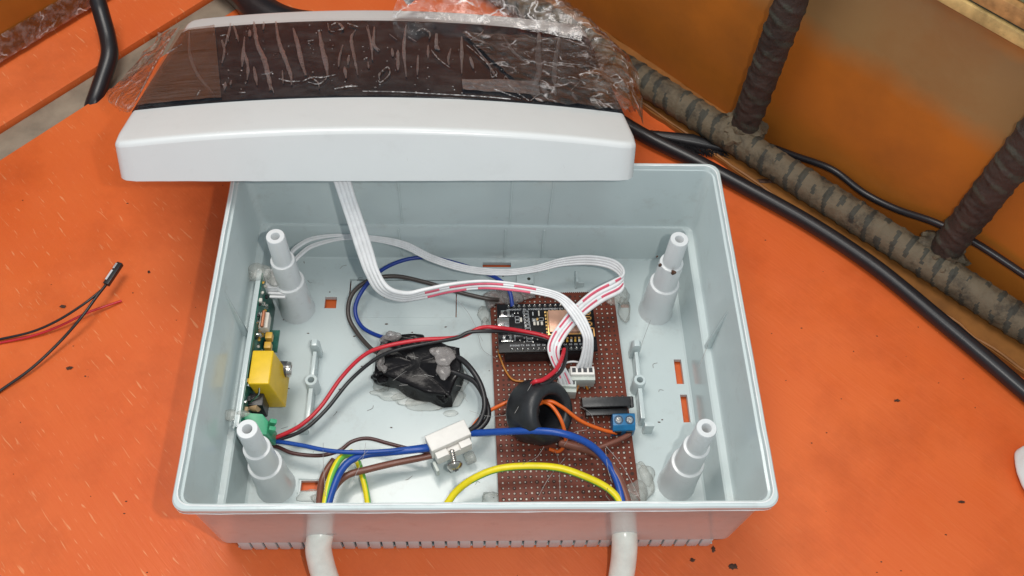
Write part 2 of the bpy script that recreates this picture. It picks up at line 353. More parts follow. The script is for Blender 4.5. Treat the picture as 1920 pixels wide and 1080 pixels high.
def dense(ring, st=.5):
    out = []
    for i, p in enumerate(ring):
        q = ring[(i+1) % len(ring)]; L = (q-p).length; k = max(1, int(L/st)) if L > 2 else 1
        out += [p.lerp(q, t/k) for t in range(k)]
    return out
def ring(hx, hf, hb, r, z, k=.012):
    dy = (hb-hf)/2; hy = (hb+hf)/2
    # same number of points on every ring: fixed subdivision of each side
    c = [p+Vector((0, dy, 0)) for p in rrect(hx, hy, r, z, 6)]; out = []
    for i, p in enumerate(c):
        q = c[(i+1) % len(c)]
        if i % 7 == 6:
            for t in range(36): out.append(wob(p.lerp(q, t/36), k))
        else: out.append(wob(p, k))
    return out
rings = [ring(*o_, k=.012 if 7.4 < o_[4] < 7.92 else .004) for o_ in outer] + [ring(*i_) for i_ in inner]
loft(m, rings)
m.build('shell', 'plastic', enc, ang=30)
# worn bright edge round the top of the rim (a burr left by the mould)
m = MB(); path = ring(11.25, 8.25, 8.25, rc, 7.955, .03); 
m.tube(path+[path[0]], lambda t: .028+.022*abs(noise.noise(Vector((t*90, 0, 3)))), 5, cap=False); m.build('rim_burr', 'rim_wear', enc)
m = MB(); path = ring(11.42, 8.42, 8.42, rc, 7.53, .04)
m.tube(path+[path[0]], lambda t: .02+.03*max(0, noise.noise(Vector((t*70, 4, 3)))), 5, cap=False); m.build('rim_burr', 'rim_wear', enc)
# floor with openings
def fp(u, v): p = un(u, v, ZF); return (p.x, p.y)
def hole(u0, v0, u1, v1):
    a = fp(u0, v0); b = fp(u1, v1); return (a[0], b[1], b[0], a[1])
holes = [hole(610, 557, 630, 578), hole(905, 492, 958, 501), hole(836, 493, 860, 498), hole(1163, 566, 1181, 577), hole(1263, 674, 1283, 720), hole(1275, 740, 1295, 792), hole(565, 901, 600, 921)]
sx0, sy1 = fp(657, 524); sx1 = fp(857, 524)[0]; sy0 = fp(655, 595)[1]
holes += [(sx0, sy1-.07, sx1, sy1), (sx0, sy0+.6, sx0+.07, sy1-.07), (sx1-.05, sy0, sx1, sy1-.3)]
xs = sorted({-10.52, 10.52} | {h[0] for h in holes} | {h[2] for h in holes}); ys = sorted({-7.2, 7.9} | {h[1] for h in holes} | {h[3] for h in holes})
m = MB()
inh = lambda x, y: any(h[0] < x < h[2] and h[1] < y < h[3] for h in holes)
idx = {}; 
def gv(i, j, k):
    if (i, j, k) not in idx: idx[(i, j, k)] = len(m.v); m.v.append(Vector((xs[i], ys[j], (ZF+.004, .14)[k])))
    return idx[(i, j, k)]
cell = {(i, j): not inh((xs[i]+xs[i+1])/2, (ys[j]+ys[j+1])/2) for i in range(len(xs)-1) for j in range(len(ys)-1)}
for (i, j), ok in cell.items():
    if not ok: continue
    m.f.append([gv(i, j, 0), gv(i+1, j, 0), gv(i+1, j+1, 0), gv(i, j+1, 0)]); m.m.append(0)
    m.f.append([gv(i, j, 1), gv(i, j+1, 1), gv(i+1, j+1, 1), gv(i+1, j, 1)]); m.m.append(0)
    for di, dj, e in ((-1, 0, ((i, j), (i, j+1))), (1, 0, ((i+1, j+1), (i+1, j))), (0, -1, ((i+1, j), (i, j))), (0, 1, ((i, j+1), (i+1, j+1)))):
        if not cell.get((i+di, j+dj), False):
            (a0, b0), (a1, b1) = e; m.f.append([gv(a0, b0, 0), gv(a1, b1, 0), gv(a1, b1, 1), gv(a0, b0, 1)]); m.m.append(0)
m.build('base_panel', 'plastic', enc, ang=20)
# countersunk frame round the mounting slot at front left
h = holes[6]; m = MB()
for x0, y0, x1, y1 in ((h[0]-.14, h[3]+.04, h[2]+.14, h[3]+.10), (h[0]-.14, h[1]-.1, h[0]-.08, h[3]+.04)): m.box(((x0+x1)/2, (y0+y1)/2, ZF+.03), (x1-x0, y1-y0, .06))
m.build('slot_frame', 'plastic', enc, bevel=.01)
# knock-out panel score line and mould marks
m = MB(); m.box(((sx0+sx1)/2, sy0, ZF+.008), (sx1-sx0, .03, .02)); m.box(((sx0+sx1)/2+.6, sy0-.45, ZF+.006), (2.1, .02, .016)); m.build('score_line', 'plastic', enc)
# posts
prof = [(.90, 0), (.86, .25), (.80, 1.2), (.755, 2.68), (.73, 2.74), (.62, 2.76), (.61, 2.80), (.585, 4.50), (.565, 4.56), (.46, 4.58), (.45, 4.62), (.43, 6.44), (.405, 6.49), (.21, 6.49), (.19, 6.45), (.17, 5.4), (.001, 5.4)]
m = MB(); m.lathe(prof, n=40); pmesh = m.build('screw_post', 'plastic_post', enc, ang=32); pm = pmesh.data; bpy.data.objects.remove(pmesh)
lb = {(-1, 1): None, (1, 1): None, (1, -1): 'screw post with dirt smudges at the front right', (-1, -1): None}
for (sx, sy), l in lb.items():
    o = part(pm, 'screw_post', enc, (sx*9.3, sy*4.73, ZF), random.random())
    if l: o['label'] = l
# dirt flecks on right posts
m = MB()
for (u, v, z, r) in ((1312, 833, 5.15, .09), (1238, 497, 5.2, .09), (1263, 511, 5.0, .12), (1323, 818, 6.0, .05), (1268, 466, 6.4, .04), (1330, 819, 6.2, .06), (1232, 481, 5.6, .05)):
    p = un(u, v, z); m.blob(p, (r, r*.7, r*1.3), seed=u, amp=.4, sub=2)
tag(m.build('dirt_fleck', 'crumb'), 'dark dirt flecks stuck on the two right hand screw posts', 'dirt', kind='stuff')
# side wall gussets, vertical ribs of the outer walls
def wallrib(sx, y0, y1, zt):
    m = MB(); x = sx*11.1; m.prism([(x, y0, 3.2), (x, y0, zt), (x-sx*.32, y0, 3.2)], (0, y1-y0, 0)); m.build('wall_gusset', 'plastic', enc, bevel=.03)
wallrib(-1, 1.55, 1.70, 7.2); wallrib(1, .95, 1.10, 6.8)
for xx in (-3.9, 1.6, 3.6):
    m = MB(); m.box((xx, 8.13, 5.3), (.10, .07, 4.0)); m.build('wall_rib', 'plastic', enc, bevel=.02)
    m = MB(); m.box((xx-.2, 7.95, 1.8), (.10, .08, 2.5)); m.build('wall_rib', 'plastic', enc, bevel=.02)
# front plinth ribs
m = MB(); m.prism([(-.25, 0, .05), (.25, 0, .05), (.25, 0, 1.12), (-.25, 0, 1.12)], (0, -.24, 0)); rb = m.build('plinth_rib', 'plastic', enc, bevel=.09); rbm = rb.data; bpy.data.objects.remove(rb)
for i in range(37): part(rbm, 'plinth_rib', enc, (-10.3+i*.572, -7.36, 0))
m = MB(); m.box((0, -7.38, .06), (21.4, .20, .07)); m.build('plinth_edge', 'plastic', enc, bevel=.02)
# mounting bosses on the floor
def boss(uc, vc, sgn):
    p = un(uc, vc, 1.5); m = MB(); m.lathe([(.34, ZF), (.31, 1.45), (.28, 1.5), (.16, 1.5), (.15, 1.45), (.15, .6), (.001, .6)], (p.x, p.y, 0), n=24); m.build('mounting_boss', 'plastic', enc, ang=30)
    m = MB(); m.box((p.x, p.y-1.15, .85), (.20, 1.6, .9)); m.box((p.x, p.y+1.0, .85), (.18, 1.3, .9)); m.build('boss_rib', 'plastic', enc, bevel=.03)
    m = MB(); m.prism([(p.x-.24, p.y+1.75, ZF), (p.x+.24, p.y+1.75, ZF), (p.x+.24, p.y+1.75, 1.5), (p.x+.12, p.y+1.75, 1.72), (p.x-.12, p.y+1.75, 1.72), (p.x-.24, p.y+1.75, 1.5)], (0, .36, 0)); m.build('mounting_tab', 'plastic', enc, bevel=.04)
    m = MB(); m.box((p.x+sgn*.28, p.y-2.25, .85), (.46, .24, .95)); m.build('mounting_tab', 'plastic', enc, bevel=.04)
boss(583, 712, -1); boss(1200, 712, 1)
p = un(1081, 522, .9); m = MB(); m.box((p.x, p.y, .75), (.12, .7, .75)); m.box((p.x+.2, p.y-.2, .6), (.4, .1, .5)); m.build('mounting_tab', 'plastic', enc, bevel=.03)
p = un(988, 523, .8); m = MB(); m.box((p.x-.1, p.y, .6), (.9, .6, .42)); m.build('mounting_tab', 'plastic', enc, bevel=.04)
m = MB(); m.lathe([(.09, 0), (.09, .01), (.001, .01)], (p.x+.1, p.y, .81), n=16); m.build('screw_hole', 'dark_line', enc)
def text(txt, size, mat, name, M4, parent=None, extr=.004):
    c = bpy.data.curves.new(name, 'FONT'); c.body = txt; c.size = size*S; c.extrude = extr*S; c.resolution_u = 2; c.align_x = 'CENTER'; c.align_y = 'CENTER'
    t_ = bpy.data.objects.new('t', c); COL.objects.link(t_); dg = bpy.context.evaluated_depsgraph_get(); me = bpy.data.meshes.new_from_object(t_.evaluated_get(dg)); bpy.data.objects.remove(t_)
    me.name = name; me.materials.clear(); me.materials.append(M[mat]); me.transform(M4); o = bpy.data.objects.new(name, me); COL.objects.link(o); o.parent = parent; o['o'] = (0, 0, 0); return o
p = un(638, 496, ZF+.01); text('(5)', .55, 'plastic', 'mould_mark', Matrix.Translation(p*S), enc, .012)

# ================================================================== LID
T = Vector((-4.724, 13.698, 5.949)); wv = Vector((-.41, .027, .051)); LR = Matrix.Rotation(wv.length, 3, wv.normalized())
LT = T+LR@Vector((0, 0, -.05))
HS = 1.78; ARCH = .74; LX = 11.4; LY = 8.24
top = lambda x: HS+ARCH*(1-(x/LX)**2)
lid = thing('box_lid', 'white arched box lid with smoked window propped on the rear rim of the box', 'lid', LT, rot=LR)
def plan(x, y):      # round the plan corners
    r = .7; ax, ay = LX-r, LY-r
    if abs(x) > ax and abs(y) > ay:
        dx, dy = abs(x)-ax, abs(y)-ay; L = math.hypot(dx, dy); mx = max(dx, dy); k = mx/L if L else 1
        return math.copysign(ax+dx*k, x), math.copysign(ay+dy*k, y)
    return x, y
def redge(d, r): return 0 if d >= r else r-math.sqrt(max(0, r*r-(r-d)**2))
def lidsurf(x, y, off=0, rec=0):
    r = .24; dx = LX-abs(x); dy = LY-abs(y); q = .7
    if dx < q and dy < q:
        X, Y = plan(x, y); d = q-math.hypot(abs(X)-LX+q, abs(Y)-LY+q)
    else: d = min(dx, dy)
    return Vector((x, y, top(x)-redge(max(0, d), r)+off))
def lx(i, n):
    t = i/n*2-1; return LX*math.copysign(1-(1-abs(t))**1.25, t)
m = MB()
ysf = [-LY, -LY+.02, -LY+.06, -LY+.12, -LY+.2, -LY+.34, -7, -6, -5, -4.76]; ysb = [6.07, 6.6, 7.4, LY-.34, LY-.2, LY-.1, LY-.04, LY]
xs_ = [-LX, -LX+.02, -LX+.06, -LX+.12, -LX+.2, -LX+.34]+[-LX+.34+(2*LX-.68)*i/48 for i in range(1, 48)]+[LX-.34, LX-.2, LX-.12, LX-.06, LX-.02, LX]
def strip(ys_):
    o = len(m.v)
    for y in ys_:
        for x in xs_:
            q = lidsurf(x, y); q.x, q.y = plan(x, y); m.v.append(q)
    n = len(xs_)
    for j in range(len(ys_)-1):
        for i in range(n-1): m.f.append([o+j*n+i, o+j*n+i+1, o+(j+1)*n+i+1, o+(j+1)*n+i]); m.m.append(0)
strip(ysf); strip(ysb)
strip_mid = [-4.76, 0, 6.07]; o0 = len(m.v)
for y in strip_mid:
    for x in xs_: m.v.append(lidsurf(x, y, -.12))
n = len(xs_)
for j in range(2):
    for i in range(n-1): m.f.append([o0+j*n+i, o0+j*n+i+1, o0+(j+1)*n+i+1, o0+(j+1)*n+i]); m.m.append(0)
for y, k in ((-4.76, 0), (6.07, 1)):
    vs = [lidsurf(x, y) for x in xs_]+[lidsurf(x, y, -.12) for x in xs_]; m.add(vs, [(i, i+1, n+i+1, n+i) for i in range(n-1)])
# skirt: outside, lower edge, inside and a roof under the top
per = [(x, -LY) for x in xs_]+[(LX, y) for y in ysf[1:]+[0]+ysb[:-1]]+[(x, LY) for x in xs_[::-1]]+[(-LX, y) for y in (ysf[1:]+[0]+ysb[:-1])[::-1]]
def pr(x, y, z, ins=0):
    X, Y = plan(x, y); return Vector((X*(1-ins/LX), Y*(1-ins/LY), z))
r1 = [Vector((*plan(x, y), lidsurf(x, y, -.12 if -4.7 < y < 6 else 0).z)) for x, y in per]
def wz(x, y): return .02*noise.noise(Vector((x, y, 0)))
loft(m, [r1, [pr(x, y, .9, -.01) for x, y in per], [pr(x, y, .04+wz(x, y), -.03) for x, y in per], [pr(x, y, wz(x, y), .02) for x, y in per], [pr(x, y, wz(x, y), .20) for x, y in per], [pr(x, y, 1.3, .24) for x, y in per]])
m.grid(24, 2, lambda a, b: Vector((-LX+.3+(2*LX-.6)*a, -LY+.3+(2*LY-.6)*b, min(top(-LX+2*LX*a)-.4, 1.3+1.0*(1-(2*a-1)**2)))))
m.build('cover', 'lid_plastic', lid, local=True, ang=28)
m = MB(); m.grid(60, 8, lambda a, b: lidsurf(-LX+.03+(2*LX-.06)*a, -4.73+10.77*b, .06)); 
ed = []
for yy in (-4.73, 6.04): m.grid(60, 1, lambda a, b, yy=yy: lidsurf(-LX+.03+(2*LX-.06)*a, yy, .06-.2*b))
for xx in (-LX+.03, LX-.03): m.grid(1, 4, lambda a, b, xx=xx: lidsurf(xx, -4.73+10.77*b, .06-.2*a))
m.build('window_panel', 'window', lid, local=True, ang=28)
m = MB(); m.grid(60, 1, lambda a, b: lidsurf(-LX+.2+(2*LX-.4)*a, -4.70+.22*b, .075)); m.build('window_edge', 'window', lid, local=True)
LRI = LR.transposed()
def lp(u, v, off=.1):
    "point of the lid's top surface under photograph pixel (u, v), in the lid's own frame"
    d = LRI@(F+RT*((u-960)/FOC)-UP*((v-540)/FOC)); c = LRI@(CAM-LT); z = 2.3
    for _ in range(12): q = c+d*((z-c.z)/d.z); z = top(max(-LX, min(LX, q.x)))+off
    return q
def ribbon_patch(m, pts, wd, off=.11):
    path = catmull([lp(u, v, off) for u, v in pts], 6); k = len(path); vs = []
    for i, p in enumerate(path):
        t = (path[min(i+1, k-1)]-path[max(i-1, 0)]).normalized(); s_ = Vector((-t.y, t.x, 0)).normalized(); h_ = i/(k-1)
        w_ = wd*(.25+.75*math.sin(math.pi*min(1, .08+h_*.9)))*(1+.5*noise.noise(Vector((p.x*2, p.y*2, wd*9))))
        for sg, zz in ((-1, 0), (-.4, .035), (.4, .035), (1, 0)): vs.append(p+s_*sg*w_+Vector((0, 0, zz)))
    m.add(vs, [(i*4+j, i*4+j+1, i*4+j+5, i*4+j+4) for i in range(k-1) for j in range(3)])
film = thing('plastic_film', 'creased clear plastic film wrapped over the dark window of the lid', 'plastic film', LT, rot=LR)
def crease(x, y): return .012*(1-abs(noise.noise(Vector((x*.9, y*.5, 1)))*2))+.008*noise.noise(Vector((x*2.5, y*2, 4)))
m = MB(); m.grid(150, 60, lambda a, b: (lambda x, y: Vector((x, y, top(min(LX, abs(x)))+.085+max(0, crease(x, y)))))(-11.45+22.9*a, -4.85+11.2*b)); m.build('film_sheet', 'film', film, local=True, ang=180)
Z6 = lambda x, y: (180+x/3.176, y/3.176); Z7 = lambda x, y: (680+x/3.176, y/3.176)
st6 = [([(800, 140), (790, 200), (760, 300)], .12), ([(820, 150), (850, 250)], .1), ([(885, 220), (875, 330), (870, 400)], .13), ([(885, 310), (905, 400), (900, 480)], .12), ([(940, 130), (960, 260), (1000, 350), (1030, 470), (1040, 540)], .2),
       ([(1070, 130), (1090, 250), (1130, 360), (1160, 450), (1165, 510)], .16), ([(1175, 170), (1200, 260), (1225, 370), (1250, 450)], .17), ([(1330, 190), (1350, 300), (1370, 380), (1380, 460)], .2), ([(940, 400), (960, 510)], .13), ([(770, 490), (765, 540)], .12), ([(805, 480), (800, 510)], .1),
       ([(1545, 180), (1520, 230), (1540, 350), (1560, 450)], .12), ([(1470, 270), (1450, 340), (1445, 400)], .1), ([(1610, 160), (1640, 260), (1645, 360)], .09), ([(1660, 170), (1655, 260), (1690, 300)], .11), ([(555, 190), (560, 330), (610, 450), (700, 560)], .14), ([(750, 240), (765, 300), (750, 380)], .12), ([(1620, 370), (1625, 410)], .08), ([(1480, 400), (1490, 470)], .12), ([(1110, 420), (1115, 500)], .08), ([(915, 180), (915, 220)], .15), ([(1000, 130), (995, 180)], .08), ([(1505, 330), (1500, 390)], .1)]
st7 = [([(30, 150), (50, 260), (60, 360)], .09), ([(70, 160), (65, 260), (95, 310)], .13), ([(260, 150), (245, 290), (260, 460)], .13), ([(175, 290), (180, 340)], .12), ([(210, 300), (210, 420)], .15), ([(330, 330), (325, 450)], .1), ([(440, 200), (440, 280), (460, 300)], .17), ([(390, 270), (390, 350)], .1),
       ([(525, 290), (510, 350), (515, 390)], .1), ([(590, 220), (590, 440)], .13), ([(660, 270), (740, 370), (790, 460)], .10), ([(840, 220), (900, 310), (990, 390)], .14), ([(1050, 200), (1045, 330), (1050, 430), (1000, 560)], .26), ([(1170, 230), (1150, 350), (1140, 460), (1150, 570)], .2), ([(640, 340), (660, 410)], .12), ([(1060, 490), (1100, 580)], .2), ([(1250, 560), (1280, 600)], .15), ([(160, 205), (205, 240)], .05), ([(270, 220), (320, 250)], .06)]
m = MB()
for (pp, wd), Z in [(q, Z6) for q in st6]+[(q, Z7) for q in st7]: ribbon_patch(m, [Z(*c_) for c_ in pp], wd*.62)
tag(m.build('air_streak', 'streak', film, local=True), kind='stuff')
wh = [(Z6, [(985, 445), (1020, 440), (1050, 430)], .05), (Z6, [(1020, 440), (1040, 500), (1060, 555)], .05), (Z6, [(1090, 470), (1150, 485), (1215, 485)], .06), (Z6, [(1230, 485), (1290, 460), (1350, 462), (1430, 445)], .06), (Z6, [(1270, 455), (1320, 490), (1330, 530)], .05), (Z6, [(1260, 490), (1330, 500), (1390, 450)], .04), (Z6, [(1690, 480), (1685, 440), (1715, 425)], .05),
      (Z7, [(95, 470), (110, 430), (150, 400), (160, 440), (110, 490), (92, 480)], .05), (Z7, [(410, 300), (450, 350), (520, 405)], .05), (Z7, [(620, 270), (680, 320), (760, 400), (800, 460)], .06), (Z7, [(740, 385), (850, 368)], .05), (Z7, [(680, 290), (750, 285), (765, 300)], .04), (Z7, [(640, 240), (700, 205), (720, 180)], .06), (Z7, [(760, 420), (770, 460), (800, 440), (790, 420)], .04),
      (Z7, [(320, 190), (360, 170), (400, 200), (395, 230)], .12), (Z7, [(780, 530), (860, 560), (940, 590)], .05), (Z7, [(860, 500), (930, 560), (990, 600)], .04), (Z7, [(1080, 385), (1140, 400), (1180, 430)], .07), (Z7, [(1000, 600), (1060, 560), (1110, 600)], .05), (Z7, [(860, 280), (900, 300)], .06), (Z7, [(960, 315), (1000, 345)], .07), (Z7, [(1150, 370), (1220, 380), (1320, 392)], .05), (Z7, [(0, 545), (200, 548), (420, 560)], .035), (Z7, [(420, 560), (700, 575), (880, 592)], .04), (Z6, [(1420, 530), (1500, 515), (1560, 515)], .12), (Z6, [(740, 215), (780, 210), (790, 250)], .06), (Z6, [(1400, 150), (1440, 135), (1470, 170), (1440, 180)], .12), (Z6, [(1500, 140), (1560, 160)], .12), (Z6, [(1320, 185), (1345, 180)], .14), (Z6, [(1260, 245), (1295, 240)], .12), (Z6, [(1380, 140), (1390, 180), (1420, 190)], .06), (Z6, [(510, 265), (470, 290), (420, 320)], .06), (Z6, [(600, 570), (620, 540)], .05), (Z6, [(850, 550), (890, 552)], .1), (Z7, [(840, 480), (850, 455), (870, 480)], .05), (Z6, [(500, 155), (430, 250), (340, 400), (240, 600)], .06), (Z7, [(1180, 470), (1250, 460), (1330, 500)], .06), (Z7, [(1240, 540), (1300, 480)], .05)]
m = MB()
for Z, pp, wd in wh: ribbon_patch(m, [Z(*c_) for c_ in pp], wd*.62, .15)
for k in range(120):
    u = random.uniform(400, 1120); v = random.uniform(45, 175)
    if v < 35+ (abs(u-720)/400)**2*40: continue
    q = lp(u, v, .12); r = random.uniform(.015, .05)
    if -4.6 < q.y < 5.9: m.blob(q, (r, r*random.uniform(.6, 2), .02), k, .3, sub=1)
tag(m.build('air_bubble', 'streak_white', film, local=True), kind='stuff')
# tape patches on the film
def quadpatch(name, mat, uv, off, wob_=.03, nx=40, ny=20):
    c = [lp(*q, off) for q in uv]; m = MB()
    def fn(a, b):
        p = c[0].lerp(c[1], a).lerp(c[3].lerp(c[2], a), b); p.z = top(min(LX, abs(p.x)))+off+wob_*noise.noise(p*2.2); return p
    m.grid(nx, ny, fn); return m.build(name, mat, film, local=True, ang=180)
quadpatch('scratched_tape', 'scratch', [(336, 56), (402, 46), (415, 182), (256, 197)], .16)
quadpatch('tape_strip', 'streak', [(866, 148), (1010, 152), (1012, 178), (868, 168)], .17, .05)
quadpatch('film_fold', 'film_label', [(865, 60), (1100, 78), (1180, 205), (1010, 190)], .19, .10, 60, 40)
# loose, crumpled film beyond the lid (in world coordinates)
def crumple(name, inner_, outer_, amp, label=None, ny=40, nx=90, mat='film_crumple', sd=0, bulge=0):
    A = catmull(inner_, 12); B = catmull(outer_, 12); m = MB()
    def at(P, t): x = t*(len(P)-1); i = min(int(x), len(P)-2); return P[i].lerp(P[i+1], x-i)
    def fn(a, b):
        p = at(A, a).lerp(at(B, a), b); n1 = abs(noise.noise(p*.45+Vector((sd, 0, 0)))); n2 = abs(noise.noise(p*1.1+Vector((0, sd, 0)))); n3 = noise.noise(p*2.2+Vector((sd, 3, 0)))
        k = math.sin(math.pi*min(1, b*1.0+.0))*bulge
        return p+Vector((noise.noise(p+Vector((5, sd, 0))), noise.noise(p+Vector((0, 5, sd))), 0))*amp*.5*b+Vector((0, 0, amp*(1.2*(.5-n1)+.7*(.4-n2)+.25*n3)*(.15+b)+k))
    m.grid(nx, ny, fn); vs = m.v
    m.v = [LRI@(v-LT) for v in vs]; return m.build(name, mat, film, local=True, ang=50)
wl = lambda u, v, off=.15: LR@lp(u, v, off)+LT
crumple('film_flap', [wl(333, 52), (wl(300, 110)), wl(252, 198), wl(240, 212, -.2)], [un(300, 66, 4.5), un(285, 90, 4), un(205, 175, 5.5), un(228, 214, 6.5)], .3, sd=3, nx=60, ny=30)
crumple('film_flap', [wl(735, 34), wl(860, 40), wl(980, 55), wl(1090, 78)], [un(762, 14, 5.6), un(880, -14, 4.6), un(1000, -10, 4.2), un(1090, 30, 4.4)], .55, sd=8, bulge=.9)
crumple('film_flap', [wl(1000, 60), wl(1092, 75), wl(1130, 140), wl(1172, 208)], [un(1050, 0, 4.6), un(1128, 72, 3.8), un(1190, 140, 4.6), un(1200, 236, 5.6)], .55, sd=13, bulge=.7)
crumple('film_flap', [wl(1085, 140), wl(1100, 170), wl(1110, 195), wl(1120, 205)], [un(1150, 138, 6.5), un(1185, 150, 6.3), un(1198, 180, 6.4), un(1192, 215, 6.8)], .3, sd=21, bulge=.3, nx=50, ny=30)

# ================================================================== PERFBOARD
PBO = Vector((.60, 5.33, 0)); pa = Vector((.9996, .026, 0)); pb = Vector((.030, -.9995, 0))
pp_ = lambda a, b, z: PBO+pa*a+pb*b+Vector((0, 0, z))
ZP = 1.0; PX = (pa, -pb, Vector((0, 0, 1)))
perf = thing('perfboard', 'brown perforated circuit board with soldered sockets and terminal on the box floor', 'circuit board', pp_(3.2, 6.3, .84))
m = MB(); m.box(pp_(3.24, 6.4, .92), (6.48, 12.8, .16), PX); m.build('board', 'perf', perf, bevel=.015)
def dots(n, r, z, mi):
    m = MB(); cnt = 0
    for j in range(47):
        for i in range(24):
            a_, b_ = .22+i*.2626, .25+j*.2626; c = pp_(a_+random.gauss(0, .006), b_+random.gauss(0, .006), ZP)
            if not(a_ < 6.35) or (mi == 0 and r < .06 and random.random() < .07): continue
            rr = r*random.uniform(.6, 1.3)
            vs = [c+Vector((math.cos(k*math.pi/4)*rr, math.sin(k*math.pi/4)*rr, z)) for k in range(8)]+[c+Vector((0, 0, z+.012))]
            m.add(vs, [(k, (k+1) % 8, 8) for k in range(8)], mi)
    return m
tag(dots(0, .075, .003, 0).build('board_hole', 'hole', perf), kind='stuff')
random.seed(5); tag(dots(0, .040, .010, 0).build('solder_dot', 'pad', perf), kind='stuff')
for k in range(38):
    pass
m = MB()
for k in range(60):                                          # saw-toothed edge of snapped board
    a_ = .05+k*.108; m.box(pp_(a_, -.01, .92), (.05, .05, .15), PX)
m.build('snapped_edge', 'perf', perf)
# sockets
def E(a, b, z): return Vector((.88, 4.05, 0))+Vector((.9996, .028, 0))*a+Vector((.055, -.9985, 0))*b+Vector((0, 0, z))
EX = (Vector((.9996, .028, 0)), Vector((-.028, .9996, 0)), Vector((0, 0, 1)))
for b_ in (.16, 2.58):
    m = MB(); m.box(E(2.45, b_, 1.42), (4.3, .27, .84), EX); m.build('pin_socket', 'black_plastic', perf, bevel=.02)
# tall black relay-like block
m = MB(); c0 = un(1138, 757, 1.9); XB = (Vector((.9995, .03, 0)), Vector((-.03, .96, .28)), Vector((0, -.28, .96)))
m.box(c0+Vector((0, .1, -.15)), (2.42, .46, .95), XB); m.box(c0+Vector((1.15, -.02, .2)), (.14, .5, .34), XB); m.box(c0+Vector((.0, -.25, -.45)), (2.0, .3, .5), XB)
m.build('power_module', 'black_plastic', perf, bevel=.04)
m = MB()
for k in range(7): m.tube([c0+Vector((-1+k*.33, -.2, -.5)), c0+Vector((-1+k*.33, -.25, -.95))], .03, 6)
m.build('lead', 'metal', perf)
# blue screw terminal
tb = un(1170, 789, 1.9); 
m = MB(); bx_ = tb; m.prism([bx_+Vector((-.53, .34, -.85)), bx_+Vector((-.53, -.42, -.85)), bx_+Vector((-.53, -.42, -.2)), bx_+Vector((-.53, -.22, .0)), bx_+Vector((-.53, .26, .12)), bx_+Vector((-.53, .34, .05))], (1.06, .03, 0))
t1 = m.build('screw_terminal', 'blue_term', perf, bevel=.03)
for s_ in (-.26, .26):
    m = MB(); c_ = bx_+Vector((s_, .02, .065)); ax_ = Vector((0, -.24, .97)); m.lathe([(.20, -.02), (.205, .02), (.17, .02), (.165, -.04), (.001, -.04)], c_, ax_, n=20); m.build('screw_well', 'sleeve', t1)
    m = MB(); m.lathe([(.15, -.03), (.14, .012), (.001, .02)], c_, ax_, n=18); m.box(c_+ax_*.02, (.26, .035, .03), (Vector((.8, .6, 0)), Vector((-.6, .8, 0)), Vector((0, 0, 1)))); m.build('clamp_screw', 'chrome', t1)
    m = MB(); m.box(bx_+Vector((s_, -.425, -.45)), (.3, .06, .4)); m.build('wire_entry', 'black_plastic', t1)
# white shrouded headers
def header(uc, vc, wd, zt, nslot, ang=0.0):
    c = un(uc, vc, zt); X = Vector((math.cos(ang), math.sin(ang), 0)); Y = Vector((-math.sin(ang), math.cos(ang), 0)); Z_ = Vector((0, 0, 1)); A = (X, Y, Z_)
    m = MB(); m.box(c+Y*-.1-Z_*.62, (wd, .62, .75), A); m.box(c-Y*.43-Z_*.38, (wd-.04, .07, .5), A); o = m.build('pin_header', 'white_conn', perf, bevel=.03)
    return c, A, o
hA = header(1092, 694, 1.26, 2.15, 4); hB = header(1064, 716, .92, 1.95, 4, -.06)

# ================================================================== MICROCONTROLLER BOARD
mc = thing('microcontroller_board', 'black microcontroller board with a copper coloured shield plugged into the perfboard', 'circuit board', E(2.4, 1.37, 1.84))
ZE = 2.1
m = MB(); m.box(E(2.42, 1.37, ZE-.09), (4.84, 2.74, .15), EX); m.build('board', 'black_pcb', mc, bevel=.02)
EM = Matrix(((EX[0].x, EX[1].x, 0, 0), (EX[0].y, EX[1].y, 0, 0), (0, 0, 1, 0), (0, 0, 0, 1)))
og = Vector(mc['o'])
def etext(t, a, b, size=.13, rz=0): return text(t, size, 'silk', 'silkscreen', Matrix.Translation((E(a, b, ZE-.008)-og)*S)@EM@Matrix.Rotation(rz, 4, 'Z'), mc, .002)
tl = 'VIN GND RST EN 3V3 GND CLK SD0 CMD SD1 SD2 SD3 RSV RSV A0'.split(); bl = '3V3 GND TX RX D8 D7 D6 D5 GND 3V3 D4 D3 D2 D1 D0'.split()
for i in range(15):
    a_ = .62+i*.262
    etext(tl[i], a_, .34); etext(bl[i], a_, 2.38)
pinm = None
for b_ in (.14, 2.60):
    for i in range(15):
        p_ = E(.62+i*.262, b_, ZE-.01)
        if pinm is None:
            m = MB(); m.lathe([(.085, 0), (.08, .02), (.05, .05), (.03, .11), (.001, .12)], p_, n=10); o = m.build('pin', 'metal', None, origin=p_); pinm = o.data; bpy.data.objects.remove(o)
        part(pinm, 'pin', mc, p_)
def ebox(name, mat, a, b, w_, d_, h_, par=None, bev=.012): m = MB(); m.box(E(a, b, ZE-.01+h_/2), (w_, d_, h_), EX); return m.build(name, mat, par or mc, bevel=bev)
ub = ebox('usb_socket', 'metal', .28, 1.32, .58, .78, .26, bev=.05); ebox('usb_seam', 'black_plastic', .3, 1.32, .04, .2, .265, ub)
for b_ in (.62, 2.02):
    bt = ebox('push_button', 'metal', .42, b_, .44, .36, .12); m = MB(); m.lathe([(.11, 0), (.11, .09), (.09, .11), (.001, .11)], E(.42, b_, ZE+.10), n=16); m.build('button_cap', 'black_plastic', bt)
for b_ in (.62, 2.02):
    for a_ in (.16, .68): ebox('button_leg', 'metal', a_, b_+.1, .08, .1, .05)
